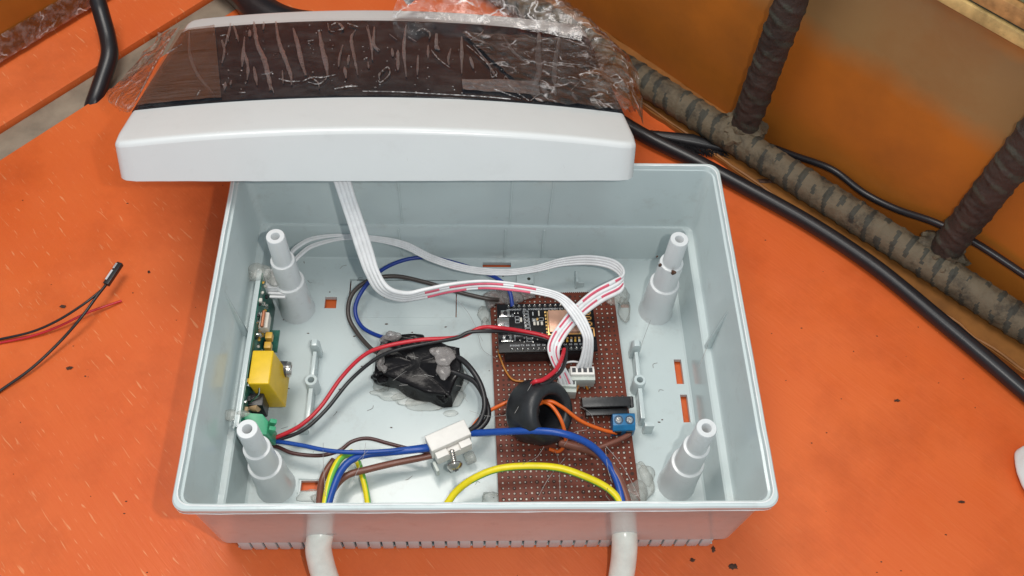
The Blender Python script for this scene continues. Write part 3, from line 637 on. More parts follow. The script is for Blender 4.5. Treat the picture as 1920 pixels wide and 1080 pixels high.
md = ebox('radio_module', 'black_pcb', 3.58, 1.28, 2.44, 1.66, .07); sh = ebox('metal_shield', 'shield', 3.28, 1.20, 1.52, 1.24, .30, md, .06)
sf = ebox('shield_frame', 'gold', 3.28, 1.20, 1.62, 1.34, .09, md, .01)
m = MB(); zz = ZE+.075
pts = [(4.22, .55)]
for k in range(4): pts += [(4.66, .55+k*.26), (4.66, .68+k*.26), (4.30, .68+k*.26), (4.30, .81+k*.26)]
pts = [(4.25, .60), (4.66, .60), (4.66, .74), (4.36, .74), (4.36, .88), (4.66, .88), (4.66, 1.04), (4.36, 1.04), (4.36, 1.20), (4.66, 1.20), (4.66, 1.38), (4.36, 1.38), (4.36, 1.54), (4.72, 1.54), (4.72, 1.98)]
for (a1, b1), (a2, b2) in zip(pts, pts[1:]): m.box(E((a1+a2)/2, (b1+b2)/2, zz), (abs(a2-a1)+.06, abs(b2-b1)+.06, .012), EX)
m.build('antenna', 'antenna', md)
for k in range(8): ebox('pad', 'gold', 2.42, .56+k*.19, .09, .11, .09, md, .01)
for k in range(8): ebox('pad', 'gold', 2.62+k*.19, .49, .10, .07, .09, md, .01); ebox('pad', 'gold', 2.62+k*.19, 2.06, .10, .09, .09, md, .01)
for k in range(7): ebox('chip_resistor', 'tantalum' if k % 2 else 'cream', 2.75+k*.2, 2.19, .10, .14, .06)
def efoot(a, b, w_, d_):           # printed footprint outline
    m = MB(); z_ = ZE-.008; t_ = .016
    for x_, y_, ww, hh in ((a, b-d_/2, w_, t_), (a, b+d_/2, w_, t_), (a-w_/2, b, t_, d_), (a+w_/2, b, t_, d_)): m.box(E(x_, y_, z_), (ww, hh, .004), EX)
    return m
for k in range(9): efoot(1.45+k*.006, .50+k*.20, .26, .15).build('silkscreen', 'silk', mc); 
for k in range(9):
    if k != 5: ebox('chip_resistor', 'black_plastic', 1.45+k*.006, .50+k*.20, .14, .08, .05); ebox('solder_end', 'metal', 1.38+k*.006, .50+k*.20, .05, .07, .045); ebox('solder_end', 'metal', 1.52+k*.006, .50+k*.20, .05, .07, .045)
for a_, b_ in ((1.0, .82), (1.0, 1.02), (1.85, .95), (2.0, .95), (2.2, .92)): efoot(a_, b_, .2, .16).build('silkscreen', 'silk', mc)
for a_, b_, w_, d_, mt in ((1.18, .95, .10, .24, 'cream'), (1.83, 1.18, .11, .2, 'cream'), (2.0, 1.18, .11, .2, 'cream'), (2.2, 1.18, .11, .2, 'cream'), (1.84, .95, .08, .12, 'metal'), (2.0, .93, .1, .12, 'gold'), (.9, .55, .05, .1, 'metal'), (1.06, .55, .05, .1, 'metal'), (2.1, .6, .07, .3, 'cream'), (1.8, .62, .05, .2, 'silk'), (2.02, 1.80, .34, .14, 'ceramic'), (1.9, 2.05, .06, .12, 'cream'), (1.05, 2.1, .1, .06, 'metal'), (1.25, 2.0, .06, .08, 'metal'), (1.68, 2.0, .06, .08, 'metal'), (1.68, 2.2, .06, .08, 'metal'), (1.25, 2.2, .06, .06, 'metal')):
    ebox('chip_component', mt, a_, b_, w_, d_, .06)
ebox('regulator_chip', 'black_plastic', 1.0, 1.55, .4, .36, .12)
etext('FLASH', .80, 1.95, .11, math.pi/2); etext('RST', .80, .66, .11, math.pi/2); etext('LoLin A', 1.02, 1.83, .12)

# ================================================================== CURRENT TRANSFORMER
ct = thing('current_transformer', 'black ring shaped current transformer with orange wires threaded through its hole', 'transformer', (3.2, -2.0, 1))
axc = Vector((.64, -.37, .67)).normalized(); rc_ = un(1018, 773, 2.7)
prof = [(.84, .50), (.90, .62), (1.14, .68), (1.32, .62), (1.46, .42), (1.49, 0), (1.47, -.85), (1.36, -1.05), (1.2, -1.1), (.84, -1.05), (.80, -.95)]
m = MB(); m.lathe(prof, rc_, axc, n=56, closed=True); m.build('ring_body', 'rubber', ct, ang=60)
m = MB(); m.lathe([(.74, -.6), (.76, -.95), (.95, -.99), (.98, -1.02), (.3, -1.02), (.3, -.5)], rc_, axc, n=40); m.build('ring_insert', 'black_plastic', ct, ang=50)

# ================================================================== POTTED POWER SUPPLY
ps = thing('potted_module', 'black potted power module glued to the box floor under the red and black wires', 'power module', un(782, 700, ZF))
def hullbox(uvt, zt, zb, seed):
    top_ = [un(u, v, z) for u, v, z in uvt]; n = 22; m = MB(); cx = sum(top_, Vector())/len(top_)
    path = catmull(top_+[top_[0]], 4)[:-1]; k = len(path); rings = []
    for s_, z_ in ((1.07, zb), (1.06, zb+.3), (1.02, (zt+zb)/2), (1.0, None), (.97, None), (.9, None), (.7, None), (.4, None), (.12, None)):
        r_ = []
        for i, p in enumerate(path):
            q = cx+(p-cx)*s_; q.z = (p.z*s_+cx.z*(1-s_)+(0.06 if s_ < 1 else 0)) if z_ is None else z_
            nz = noise.noise(q*1.1+Vector((seed, 0, 0))); q += Vector((nz, noise.noise(q*1.3+Vector((0, seed, 0))), 0))*.20*min(1, s_)+Vector((0, 0, .10*noise.noise(q*1.6)+.05*noise.noise(q*5))); r_.append(q)
        rings.append(r_)
    loft(m, rings); m.add(rings[-1], [list(range(k))]); return m
m = hullbox([(716, 640, 2.0), (722, 636, 2.1), (748, 630, 2.25), (800, 638, 2.35), (852, 652, 2.3), (858, 657, 2.25), (858, 690, 2.1), (848, 738, 1.5), (842, 744, 1.45), (795, 734, 1.5), (750, 716, 1.55), (708, 702, 1.6), (702, 696, 1.6), (706, 668, 1.85)], 2.0, .5, 3); m.build('potted_body', 'potting', ps, ang=60)
m = MB(); m.blob(un(772, 640, 2.1), (.75, .4, .22), 5, .2); m.blob(un(715, 705, 1.2), (.42, .38, .5), 6, .4); m.blob(un(832, 742, 1.0), (.35, .3, .45), 7, .3); m.build('potting_lump', 'potting', ps)
def glue(cs, label, mat='glue', name='glue_blob', parent=None):
    m = MB()
    for k, (u, v, z, r, zm) in enumerate(cs): m.blob(un(u, v, z), r, u*.37+v, .16, zmin=zm, sub=4)
    o = m.build(name, mat, parent, ang=180)
    if parent is None: tag(o, label, 'glue', 'hot glue blobs')
    return o
glue([(834, 668, 2.45, (.50, .50, .14), None), (832, 690, 2.3, (.34, .55, .12), None), (822, 660, 2.45, (.4, .3, .15), None)], 'a', 'glue_grey', 'glue_patch', ps)
glue([(737, 631, 2.3, (.42, .26, .28), None), (722, 636, 2.1, (.25, .2, .2), None)], 'a', 'glue_grey', 'glue_patch', ps)
glue([(713, 676, 1.9, (.20, .42, .2), None), (718, 692, 1.8, (.2, .2, .2), None)], 'a', 'glue_grey', 'glue_patch', ps)
glue([(735, 738, .42, (.95, .35, .12), ZF), (800, 752, .42, (1.0, .5, .16), ZF), (845, 738, .42, (.7, .7, .22), ZF), (866, 712, .42, (.35, .6, .14), ZF), (770, 748, .4, (.9, .4, .12), ZF), (716, 722, .42, (.4, .4, .15), ZF), (845, 775, .4, (.35, .18, .06), ZF)], 'translucent glue puddle squeezed out round the black potted module', parent=None)
m = MB(); random.seed(11)
for k in range(9):
    c = un(random.uniform(740, 860), random.uniform(655, 735), 2.15); d = Vector((random.gauss(0, .5), random.gauss(0, .4), .04)); q = c+d*.5+Vector((random.gauss(0, .15), random.gauss(0, .15), .08)); m.tube(catmull([c, q, c+d], 5), .008, 4)
tag(m.build('glue_string', 'thread', ps), kind='stuff')

# ================================================================== ENERGY METER BOARD (left wall)
em = thing('meter_board', 'green circuit board standing against the left wall with a yellow capacitor', 'circuit board', (-10.2, .5, .6))
XP = -10.40
m = MB(); m.box((XP-.04, .65, 2.35), (.14, 7.9, 3.3)); m.build('board', 'green_pcb', em, bevel=.015)
m = MB(); m.box((XP-.22, .65, 2.2), (.05, 8.3, 3.75)); m.box((XP-.13, .65, 4.03), (.2, 8.1, .05)); m.build('insulating_sleeve', 'plastic', em, bevel=.01)
random.seed(21)
for k in range(60):                                         # small parts soldered to it
    y = random.uniform(-2.9, 4.2); z = random.uniform(2.0, 3.95)
    mt = random.choice(['metal', 'metal', 'black_plastic', 'cream', 'tantalum', 'metal', 'resistor']); m = MB()
    if random.random() < .55: m.blob((XP+.06, y, z), (.08, .07, .07), k, .3, sub=2)
    else: m.box((XP+.09, y, z), (.14, random.uniform(.1, .26), random.uniform(.1, .2)))
    m.build('solder_joint' if mt == 'metal' else 'chip_component', mt, em)
m = MB(); x0, x1 = -10.30, -9.36; vt = [(x0, .30, 4.05), (x1, .33, 4.05), (x1+.02, -1.36, 4.05), (x0+.02, -1.33, 4.05)]
m.prism([(x0, .35, 4.08), (x1, .35, 4.08), (x1, -1.35, 4.08), (x0, -1.35, 4.08)], (.36, -.05, -2.4)); yc = m.build('film_capacitor', 'yellow', em, bevel=.07, segs=3)
m = MB(); m.tube(catmull([(x0+.45, -1.36, 3.7), (x0+.4, -1.6, 3.5), (x0+.1, -1.8, 3.3), (XP+.02, -1.9, 3.2)], 6), .035, 6); m.tube(catmull([(x0+.5, -1.36, 2.2), (x0+.3, -1.7, 2.5), (XP+.02, -1.95, 2.7)], 6), .035, 6); m.build('lead', 'metal', em)
c_ = un(521, 692, 2.3); m = MB(); m.lathe([(.001, -.5), (.36, -.5), (.38, -.44), (.38, .42), (.35, .5), (.30, .5), (.29, .47), (.001, .47)], c_+Vector((.12, 0, 0)), (1, 0, -.1), n=28); m.build('can_capacitor', 'chrome', em, ang=35)
m = MB(); m.lathe([(.385, -.45), (.387, .30)], c_+Vector((.12, 0, 0)), (1, 0, -.1), n=28); m.build('capacitor_sleeve', 'sleeve', em)
for z_, (u, v) in ((3.0, (505, 632)), (3.0, (503, 650))):
    m = MB(); m.box(un(u, v, z_), (.32, .34, .4)); m.build('tantalum_capacitor', 'tantalum', em, bevel=.04)
m = MB(); m.box(un(497, 605, 3.3), (.42, .85, .55)); m.build('relay_block', 'cream', em, bevel=.06)
m = MB(); c_ = un(493, 598, 3.75); m.tube([c_+Vector((0, .42, 0)), c_+Vector((0, -.42, 0))], .085, 10); m.build('copper_coil', 'copper', em)
m = MB(); m.box(un(505, 640, 1.8), (.9, 1.2, .1)); m.build('small_board', 'green_pcb', em)
m = MB(); c_ = un(478, 763, 3.0); m.lathe([(.001, -.2), (.2, -.2), (.22, 0), (.2, .2), (.001, .2)], c_, (1, -.3, .3), n=16); m.build('disc_resistor', 'resistor', em)
m = MB(); c_ = un(482, 760, 2.6); m.box(c_, (.8, .6, 1.3)); m.build('black_component', 'black_plastic', em, bevel=.05)
# green pluggable terminal
def GT(u, v, z): return un(u, v, z)
m = MB(); p0, p1, p2, p3, p4 = GT(456, 773, 3.55), GT(492, 776, 3.55), GT(503, 790, 3.3), GT(500, 815, 3.3), GT(462, 812, 3.5)
m.prism([p0, p1, p2, p3, p4], (.12, .1, -1.5)); gt = m.build('pluggable_terminal', 'green_term', em, bevel=.05)
for k in range(2):
    m = MB(); c_ = GT(506, 796, 2.9)+Vector((.06, -.35*k, 0)); m.box(c_, (.30, .2, .9), (Vector((.9, 0, -.4)), Vector((0, 1, 0)), Vector((.4, 0, .9)))); m.build('clamp_slot', 'green_term', gt, bevel=.03)
# four-way plug at the far end of the meter board
m = MB(); c_ = un(510, 535, 3.0); m.box(c_+Vector((-.1, .1, 0)), (.85, .85, .55)); m.box(c_+Vector((-.05, .45, .25)), (.5, .4, .5)); m.build('plug_housing', 'ribbon', em, bevel=.05)
m = MB()
for k in range(4): q = c_+Vector((.05+.07*k, -.1-.17*k, .12-.06*k)); m.tube([q+Vector((-.3, 0, 0)), q+Vector((.45, -.03, 0))], .075, 8)
m.build('plug_finger', 'ribbon', em)
glue([(487, 512, 4.0, (.55, .5, .3), None), (460, 515, 3.6, (.4, .35, .2), None), (515, 522, 3.6, (.35, .4, .35), None)], 'pale glue blob holding the far end of the green board to the left wall')
glue([(436, 778, 3.9, (.45, .25, .2), None), (412, 782, 3.6, (.35, .35, .2), None), (408, 772, 3.7, (.2, .2, .2), None), (455, 776, 4.0, (.3, .15, .12), None)], 'pale glue smear on the left wall beside the green terminal')

# ================================================================== WIRES
def wire(name, mat, pts, r, label, cat='wire', group=None, n=10, parent=None, seg=8, wobble=.0):
    m = MB(); path = px(pts, seg); m.tube(path, r, n); o = m.build(name, mat, parent, ang=80)
    if parent is None: tag(o, label, cat, group)
    return o
wire('red_wire', 'red', [(470, 838, 1.9), (508, 824, 1.9), (560, 800, 1.5), (600, 764, 1.5), (640, 708, 1.9), (680, 668, 2.4), (720, 650, 2.7), (790, 637, 2.8), (860, 632, 2.7), (900, 615, 2.9), (930, 614, 3.0), (975, 620, 2.7), (1018, 629, 2.55), (1040, 640, 2.5)], .098, 'long thin red wire from the green terminal over the black module to the black board')
wire('black_wire', 'black', [(470, 846, 1.8), (508, 829, 1.75), (566, 808, 1.35), (610, 770, 1.35), (655, 715, 1.6), (700, 676, 2.1), (740, 657, 2.45), (800, 644, 2.6), (855, 634, 2.85), (880, 623, 3.0), (920, 621, 2.95), (965, 624, 2.6), (1018, 634, 2.4), (1045, 648, 2.3)], .092, 'long thin black wire beside the red one from green terminal to black board')
wire('red_wire', 'red', [(1058, 655, 2.9), (1052, 676, 3.3), (1040, 696, 3.7), (1018, 712, 4.0), (1002, 716, 4.05), (998, 724, 3.4), (1010, 745, 2.8)], .10, 'short red wire dipping into the top of the black ring')
wire('black_wire', 'black', [(1062, 650, 2.8), (1060, 676, 3.1), (1050, 698, 3.45), (1028, 716, 3.8), (1008, 724, 3.8), (1008, 745, 3.0)], .095, 'short black wire beside the short red one entering the black ring')
wire('blue_wire', 'navy', [(735, 633, 2.0), (710, 630, 1.5), (678, 612, 1.1), (666, 580, 1.2), (680, 544, 1.5), (715, 507, 1.6), (760, 487, 1.6), (805, 483, 1.6), (850, 492, 1.7), (900, 508, 1.9), (935, 524, 2.2), (955, 546, 2.3), (961, 575, 2.1)], .105, 'thin dark blue wire arching behind the white ribbon cables to the black board')
wire('brown_wire', 'grey_brown', [(722, 668, 1.5), (696, 654, 1.2), (668, 622, 1.0), (653, 590, 1.1), (660, 552, 1.4), (692, 526, 1.5), (740, 518, 1.5), (800, 530, 1.5), (860, 548, 1.5), (912, 560, 1.5), (935, 562, 1.3)], .115, 'dark brown wire curving from the black module to the corner of the perfboard')
wire('black_wire', 'black', [(838, 668, 2.1), (862, 672, 2.3), (885, 694, 2.5), (903, 726, 2.4), (909, 762, 2.3), (898, 792, 2.1), (880, 808, 1.9)], .135, 'upper of two thick black wires from the black module to the white terminal block')
wire('black_wire', 'black', [(836, 694, 1.9), (862, 702, 2.0), (890, 716, 2.2), (908, 745, 2.2), (916, 778, 2.0), (903, 800, 1.9), (880, 812, 1.8)], .135, 'lower of two thick black wires from the black module to the white terminal block')
wire('orange_wire', 'orange', [(882, 808, 1.7), (896, 788, 1.7), (915, 772, 1.7), (942, 758, 1.7), (960, 750, 1.8)], .09, 'short orange wire running from the white terminal block to the left of the black ring')
wire('orange_wire', 'orange', [(985, 752, 2.2), (1002, 750, 2.9), (1030, 758, 3.1), (1048, 780, 3.0), (1058, 806, 2.6), (1060, 830, 1.9), (1048, 846, 1.4), (1030, 842, 1.3)], .088, 'orange wire bending down out of the black ring and curling under it')
wire('orange_wire', 'orange', [(1008, 758, 2.9), (1030, 752, 3.1), (1055, 764, 2.9), (1090, 790, 2.3), (1130, 806, 1.7), (1156, 812, 1.4)], .09, 'orange wire reaching from the black ring to the blue screw terminal')
wire('amber_wire', 'amber', [(934, 655, 1.5), (937, 668, 1.35), (948, 695, 1.2), (962, 712, 1.1), (985, 716, 1.1)], .05, 'thin amber wire on the perfboard left of the black ring')
wire('amber_wire', 'amber', [(1066, 742, 1.1), (1078, 736, 1.15), (1085, 722, 1.3), (1092, 713, 1.4), (1098, 722, 1.25), (1102, 730, 1.1)], .055, 'thin amber wire hooked under the white four way plug')
wire('blue_mains_wire', 'blue', [(872, 812, 1.8), (892, 812, 1.9), (950, 809, 2.7), (1010, 808, 3.3), (1060, 814, 3.4), (1105, 833, 2.9), (1135, 862, 2.4), (1155, 898, 2.1), (1166, 940, 2.0), (1168, 990, 2.0)], .165, 'thick blue wire passing over the perfboard from terminal block to right cable')
wire('blue_mains_wire', 'blue', [(812, 838, 1.7), (790, 842, 1.9), (730, 848, 1.9), (690, 852, 1.9), (660, 862, 2.0), (640, 882, 2.0), (625, 915, 2.0), (612, 960, 2.0), (606, 1000, 2.0)], .165, 'thick blue wire from the terminal block down into the left cable')
wire('blue_thin_wire', 'blue', [(470, 835, 1.7), (512, 828, 1.7), (560, 834, 1.9), (610, 844, 2.1), (660, 848, 2.2), (730, 845, 2.1), (800, 836, 1.8), (815, 834, 1.7)], .10, 'thin blue wire from the front left post to the white terminal block')
wire('brown_thin_wire', 'dark_brown', [(470, 842, 1.4), (512, 836, 1.4), (550, 850, 1.5), (600, 854, 1.5), (636, 845, 1.5), (660, 828, 1.5), (690, 822, 1.5), (730, 832, 1.5), (770, 842, 1.5), (812, 850, 1.5)], .09, 'thin dark brown wire waving from the front left post to the terminal block')
wire('brown_mains_wire', 'brown', [(815, 852, 1.4), (795, 857, 1.4), (740, 868, 1.4), (690, 880, 1.5), (650, 892, 1.5), (625, 918, 1.6), (610, 960, 1.7)], .16, 'thick brown wire from the terminal block down into the left cable')
wire('brown_mains_wire', 'brown', [(627, 862, 1.3), (614, 880, 1.3), (603, 905, 1.3), (598, 950, 1.5)], .16, 'short thick brown wire beside the earth wire at the left cable')
wire('brown_mains_wire', 'brown', [(1050, 830, 1.9), (1080, 838, 2.1), (1118, 850, 2.3), (1148, 878, 2.2), (1166, 910, 2.0), (1178, 950, 1.9), (1176, 990, 1.9)], .185, 'thick brown wire curving from under the black ring into the right cable')
wire('brown_thin_wire', 'brown', [(1090, 848, 1.6), (1120, 840, 1.5), (1150, 829, 1.5), (1178, 815, 1.4), (1176, 808, 1.4)], .12, 'short brown wire reaching up to the blue screw terminal')
def earth(pts, r, tw, ph, label):
    path = px(pts, 12); m = MB(); n = 14
    m.tube(path, r, n, mf=lambda i, j: 1 if ((j/n*2*math.pi+ph+i*tw) % (2*math.pi)) < 1.9 else 0); tag(m.build('earth_wire', ['earth_yellow', 'earth_green'], None, ang=80), label, 'wire', 'yellow and green earth wires')
wire('white_wire', 'ribbon', [(1052, 690, 2.0), (1060, 681, 2.1), (1074, 678, 2.1), (1088, 680, 1.9)], .05, 'short white wire bridging between the two white plugs')
earth([(838, 945, 1.3), (856, 921, 1.6), (885, 899, 2.0), (930, 880, 2.3), (985, 874, 2.4), (1045, 877, 2.4), (1095, 893, 2.3), (1140, 916, 2.1), (1164, 945, 2.0), (1168, 990, 2.0)], .165, .006, 5.25, 'yellow and green earth wire arching across the foot of the perfboard')
earth([(660, 848, 1.5), (640, 858, 1.9), (626, 880, 2.0), (616, 910, 2.0), (609, 950, 2.0), (606, 990, 2.0)], .155, .0, 2.2, 'yellow and green earth wire bending down into the left cable')
earth([(648, 852, 1.3), (668, 862, 1.2), (678, 888, 1.1), (686, 920, 1.1), (692, 960, 1.2)], .14, .03, 1.5, 'yellow and green earth wire ending short right of the left cable')
# mains cables leaving through the front wall
def cable(pts, lab, r=.56):
    c = thing('mains_cable', lab, 'cable', un(*pts[-1])-Vector((0, 0, r)), 'white mains cables'); m = MB(); path = px(pts, 10); m.tube(path, r, 22); m.build('sheath', 'sheath', c, ang=80)
    return c, path
p = pts = [(604, 985, 2.35), (600, 1005, 2.3), (597, 1027, 2.0), (601, 1052, 1.55), (609, 1080, 1.1), (621, 1112, .75), (645, 1180, .58)]
cable(pts, 'white round mains cable leaving the front of the box on the left')
cable([(1170, 985, 2.35), (1171, 1005, 2.3), (1171, 1027, 2.0), (1169, 1052, 1.55), (1165, 1080, 1.1), (1160, 1112, .75), (1150, 1180, .58)], 'white round mains cable leaving the front of the box on the right')
glue([(612, 1000, 2.1, (.78, .2, .55), None), (590, 998, 2.1, (.5, .15, .4), None), (640, 1000, 2.2, (.5, .12, .25), None), (615, 996, 2.9, (.6, .14, .3), None)], 'translucent glue collar round the left white cable on the front wall')
glue([(1170, 996, 2.1, (.78, .2, .55), None), (1192, 998, 2.2, (.5, .15, .35), None), (1150, 998, 2.3, (.4, .12, .25), None)], 'translucent glue collar round the right white cable on the front wall')
glue([(1200, 905, .45, (.6, 1.0, .3), ZF), (1190, 925, .7, (.6, .6, .5), ZF), (1213, 890, .42, (.35, .5, .2), ZF), (1182, 938, 1.6, (.35, .3, .35), None)], 'clear glue blob at the front right corner of the perfboard')
glue([(930, 558, 1.15, (.65, .35, .25), None), (960, 556, 1.25, (.55, .5, .28), None), (920, 566, 1.0, (.3, .35, .3), None), (985, 552, 1.15, (.5, .3, .2), None), (945, 548, 1.1, (.4, .3, .25), None)], 'greyish glue blob over the rear left corner of the perfboard', 'glue_grey')
glue([(1166, 555, .7, (.4, .5, .4), ZF), (1170, 580, .5, (.3, .8, .22), ZF), (1150, 560, 1.05, (.4, .35, .12), None), (1160, 530, .5, (.3, .4, .2), ZF)], 'clear glue blob at the rear right corner of the perfboard')
glue([(907, 590, .5, (.3, .5, .25), ZF), (910, 605, .45, (.2, .3, .2), ZF)], 'small glue blob on the floor left of the black board')
glue([(922, 935, .6, (.5, .35, .35), ZF)], 'small glue blob at the front left corner of the perfboard')
glue([(580, 930, .45, (.6, .3, .15), ZF), (600, 935, .5, (.4, .25, .25), ZF)], 'clear glue blob beside the front left slot')

# ---- ribbon cables
def ribbon(name, label, left, right, nw, r, stripe=None, fray=None, blank=None):
    t_ = thing(name, label, 'ribbon cable', un(*left[-1]), 'white flat ribbon cables'); A = px(left, 14); B = px(right, 14); k = len(A)
    for q in range(nw):
        f_ = (q+.5)/nw; path = [A[i].lerp(B[i], f_) for i in range(k)]
        if fray:
            for i in range(k):
                w_ = max(0, 1-i/(k*fray)); path[i] = path[i]+Vector((0, .35*(q-nw/2)*w_*-.6, .3*(q % 2)*w_))
        m = MB(); rad = lambda t, f_=f_: max(.035, .53*(A[min(k-1, int(t*(k-1)))]-B[min(k-1, int(t*(k-1)))]).length/nw) if r is None else r
        mf = None
        if stripe and q in stripe: mf = (lambda i, j, q=q: 1 if (stripe[q][0] <= i/k <= stripe[q][1] and (i+q*7) % 30 > 4 and j in stripe[q][2]) else 0)
        m.tube(path, rad, 10, mf=mf); m.build('conductor', ['ribbon', 'stripe'], t_, ang=80)
    return t_
# A: lid to the four way header
Lf = [(612, 300, 9.2), (632, 360, 8.0), (652, 420, 6.6), (668, 470, 5.5), (684, 512, 4.6), (706, 545, 3.7), (745, 563, 3.3), (790, 560, 3.3), (840, 549, 3.5), (900, 542, 3.7), (960, 546, 3.9), (1010, 553, 4.0), (1043, 562, 4.0), (1067, 588, 4.0), (1089, 623, 3.7), (1093, 645, 3.3), (1086, 677, 2.5), (1076, 694, 1.9)]
Rt = [(648, 300, 9.2), (664, 360, 8.0), (684, 420, 6.6), (700, 470, 5.5), (712, 510, 4.8), (732, 540, 4.3), (765, 548, 4.0), (800, 540, 4.0), (850, 530, 4.1), (905, 525, 4.2), (960, 529, 4.2), (1020, 540, 4.3), (1060, 555, 4.3), (1093, 588, 4.2), (1110, 623, 3.9), (1113, 645, 3.5), (1111, 675, 2.6), (1108, 692, 1.9)]
ra = ribbon('ribbon_cable', 'white ribbon cable hanging from the lid down to the upper plug on the perfboard', Lf, Rt, 4, None, {0: (.42, .62, (0, 1, 9, 8, 2, 7)), 2: (.41, .63, (0, 1, 9, 8, 2, 7))})
# B: meter board plug to the lower header, with red print
Lf = [(538, 492, 3.0), (552, 470, 2.9), (585, 449, 2.8), (640, 440, 2.6), (700, 442, 2.5), (760, 453, 2.4), (815, 479, 2.4), (880, 498, 2.3), (945, 504, 2.3), (1000, 498, 2.5), (1050, 484, 2.8), (1100, 478, 3.0), (1145, 484, 3.2), (1166, 497, 3.4), (1169, 513, 3.6), (1150, 524, 3.7), (1115, 542, 3.6), (1091, 560, 3.5), (1066, 585, 3.5), (1048, 608, 3.4), (1034, 627, 3.35), (1026, 650, 3.2), (1031, 672, 2.9), (1043, 700, 2.4), (1050, 724, 1.8)]
Rt = [(551, 500, 3.0), (566, 482, 2.9), (590, 464, 2.8), (645, 450, 2.6), (700, 453, 2.5), (755, 466, 2.4), (810, 492, 2.3), (875, 511, 2.2), (945, 517, 2.2), (1003, 511, 2.3), (1052, 500, 2.5), (1100, 497, 2.6), (1136, 502, 2.8), (1158, 514, 3.0), (1168, 530, 3.2), (1165, 548, 3.2), (1138, 562, 3.2), (1116, 576, 3.2), (1093, 594, 3.2), (1076, 612, 3.2), (1060, 634, 3.2), (1050, 655, 3.1), (1052, 676, 2.7), (1066, 700, 2.3), (1077, 722, 1.8)]
rb_ = ribbon('ribbon_cable', 'white ribbon cable with red dashes looping along the back wall to the lower plug', Lf, Rt, 4, None, {0: (.60, .97, (3, 4, 5, 6, 7, 2, 1, 8)), 2: (.60, .99, (3, 4, 5, 6, 7, 2, 1, 8))}, fray=.14)
for (c, A, o), t_, wd in ((hA, ra, 1.16), (hB, rb_, .84)):
    X, Y, Z_ = A; m = MB(); m.box(c-Z_*.28, (wd, .44, .5), A); ph = m.build('plug_housing', 'ceramic' if t_ is ra else 'white_conn', t_, bevel=.03)
    for q in range(4):
        m = MB(); m.box(c+X*((q-1.5)*wd/4.3)+Y*.02-Z_*.025, (wd/6.5, .24, .02), A); m.build('crimp_slot', 'sleeve', ph)
# glue hairs across the box
m = MB()
for pts in ([(1058, 835, 2.8), (1075, 812, 2.8), (1100, 806, 2.9)], [(980, 870, 2.6), (1005, 858, 2.2), (1020, 838, 2.4)], [(1040, 845, 1.6), (1048, 868, 2.2), (1050, 930, 2.4)], [(1136, 836, 2.8), (1170, 878, 2.5), (1200, 935, 2.2)], [(1135, 840, 2.6), (1140, 880, 2.5), (1148, 905, 2.4)], [(1140, 915, 2.5), (1136, 928, 2), (1143, 938, 1.8)], [(660, 905, 2.2), (680, 860, 2.5), (686, 830, 2.6)], [(650, 885, 2.4), (672, 862, 2.5), (690, 845, 2.5)], [(880, 770, 2.4), (915, 780, 2.3), (960, 778, 2.6)], [(1088, 762, 2.4), (1108, 776, 2), (1115, 798, 1.7), (1106, 800, 1.5)], [(610, 930, 2.2), (606, 860, 2.6), (606, 830, 1.5)], [(895, 622, 1.2), (905, 655, 1.2), (930, 672, 1.4)], [(1220, 600, 2.5), (1205, 640, 1.2), (1200, 660, .6)], [(1310, 690, 3.3), (1322, 660, 3.4), (1330, 640, 3.6)], [(855, 560, 2), (880, 590, 1.6), (905, 640, 1.2)], [(1000, 714, 4.0), (985, 740, 3.8), (965, 775, 3.5)], [(1060, 858, 1.8), (1030, 895, 2.2), (1010, 930, 1.8)]):
    m.tube(px(pts, 8), .010, 4)
tag(m.build('glue_hair', 'thread'), 'fine glue hairs strung between the wires and the box', 'glue hairs', kind='stuff')

# ================================================================== WHITE TERMINAL BLOCK WITH SCREW
tbk = thing('terminal_block', 'white nylon terminal block joining the blue and brown wires with a loose screw', 'terminal block', un(845, 840, .4))
c_ = un(840, 816, 2.3); X = (un(885, 798, 2.3)-un(808, 832, 2.3)).normalized(); Z_ = Vector((0, 0, 1)); Y = Z_.cross(X); A = (X, Y, Z_)
m = MB(); m.box(c_-Z_*.45, (1.98, .82, .95), A); bb = m.build('housing', 'ceramic', tbk, bevel=.06, segs=3)
m = MB(); q = c_-Y*.58-Z_*.62
m.prism([q+X*-.88+Y*.16+Z_*.28, q+X*-.88-Y*.16+Z_*.18, q+X*-.88-Y*.18-Z_*.35, q+X*-.88+Y*.16-Z_*.35], X*1.75); m.build('lower_housing', 'ceramic', tbk, bevel=.05)
for s0 in (-.62, .62): m = MB(); m.box(q+X*s0*.95-Y*.02+Z_*.33, (.56, .34, .16), A); m.build('housing_lug', 'ceramic', tbk, bevel=.03)
m = MB(); m.box(q+X*.0-Y*.05+Z_*.28, (.5, .26, .12), A); m.build('housing_lug', 'ceramic', tbk, bevel=.03)
m = MB(); m.box(q+X*-1.0-Y*.25-Z_*.5, (.14, .5, .6), A); m.box(q+X*-.95+Y*.8-Z_*.1, (.2, .3, .4), A); m.build('side_clip', 'white_conn', tbk, bevel=.03)
m = MB(); m.lathe([(.001, 0), (.26, 0), (.3, .06), (.3, .4), (.24, .46), (.001, .46)], q+X*.45-Y*.35-Z_*.75, X, n=24); m.build('clear_barrel', 'glue', tbk)
sd = (un(852, 866, 1.4)-un(848, 846, 1.75)).normalized(); s0 = un(848, 846, 1.75)
prf = [(.001, -.2)]+[(.10+.035*(k % 2), -.15+k*.055) for k in range(13)]+[(.13, .56), (.34, .60), (.36, .68), (.30, .78), (.17, .86), (.001, .88)]
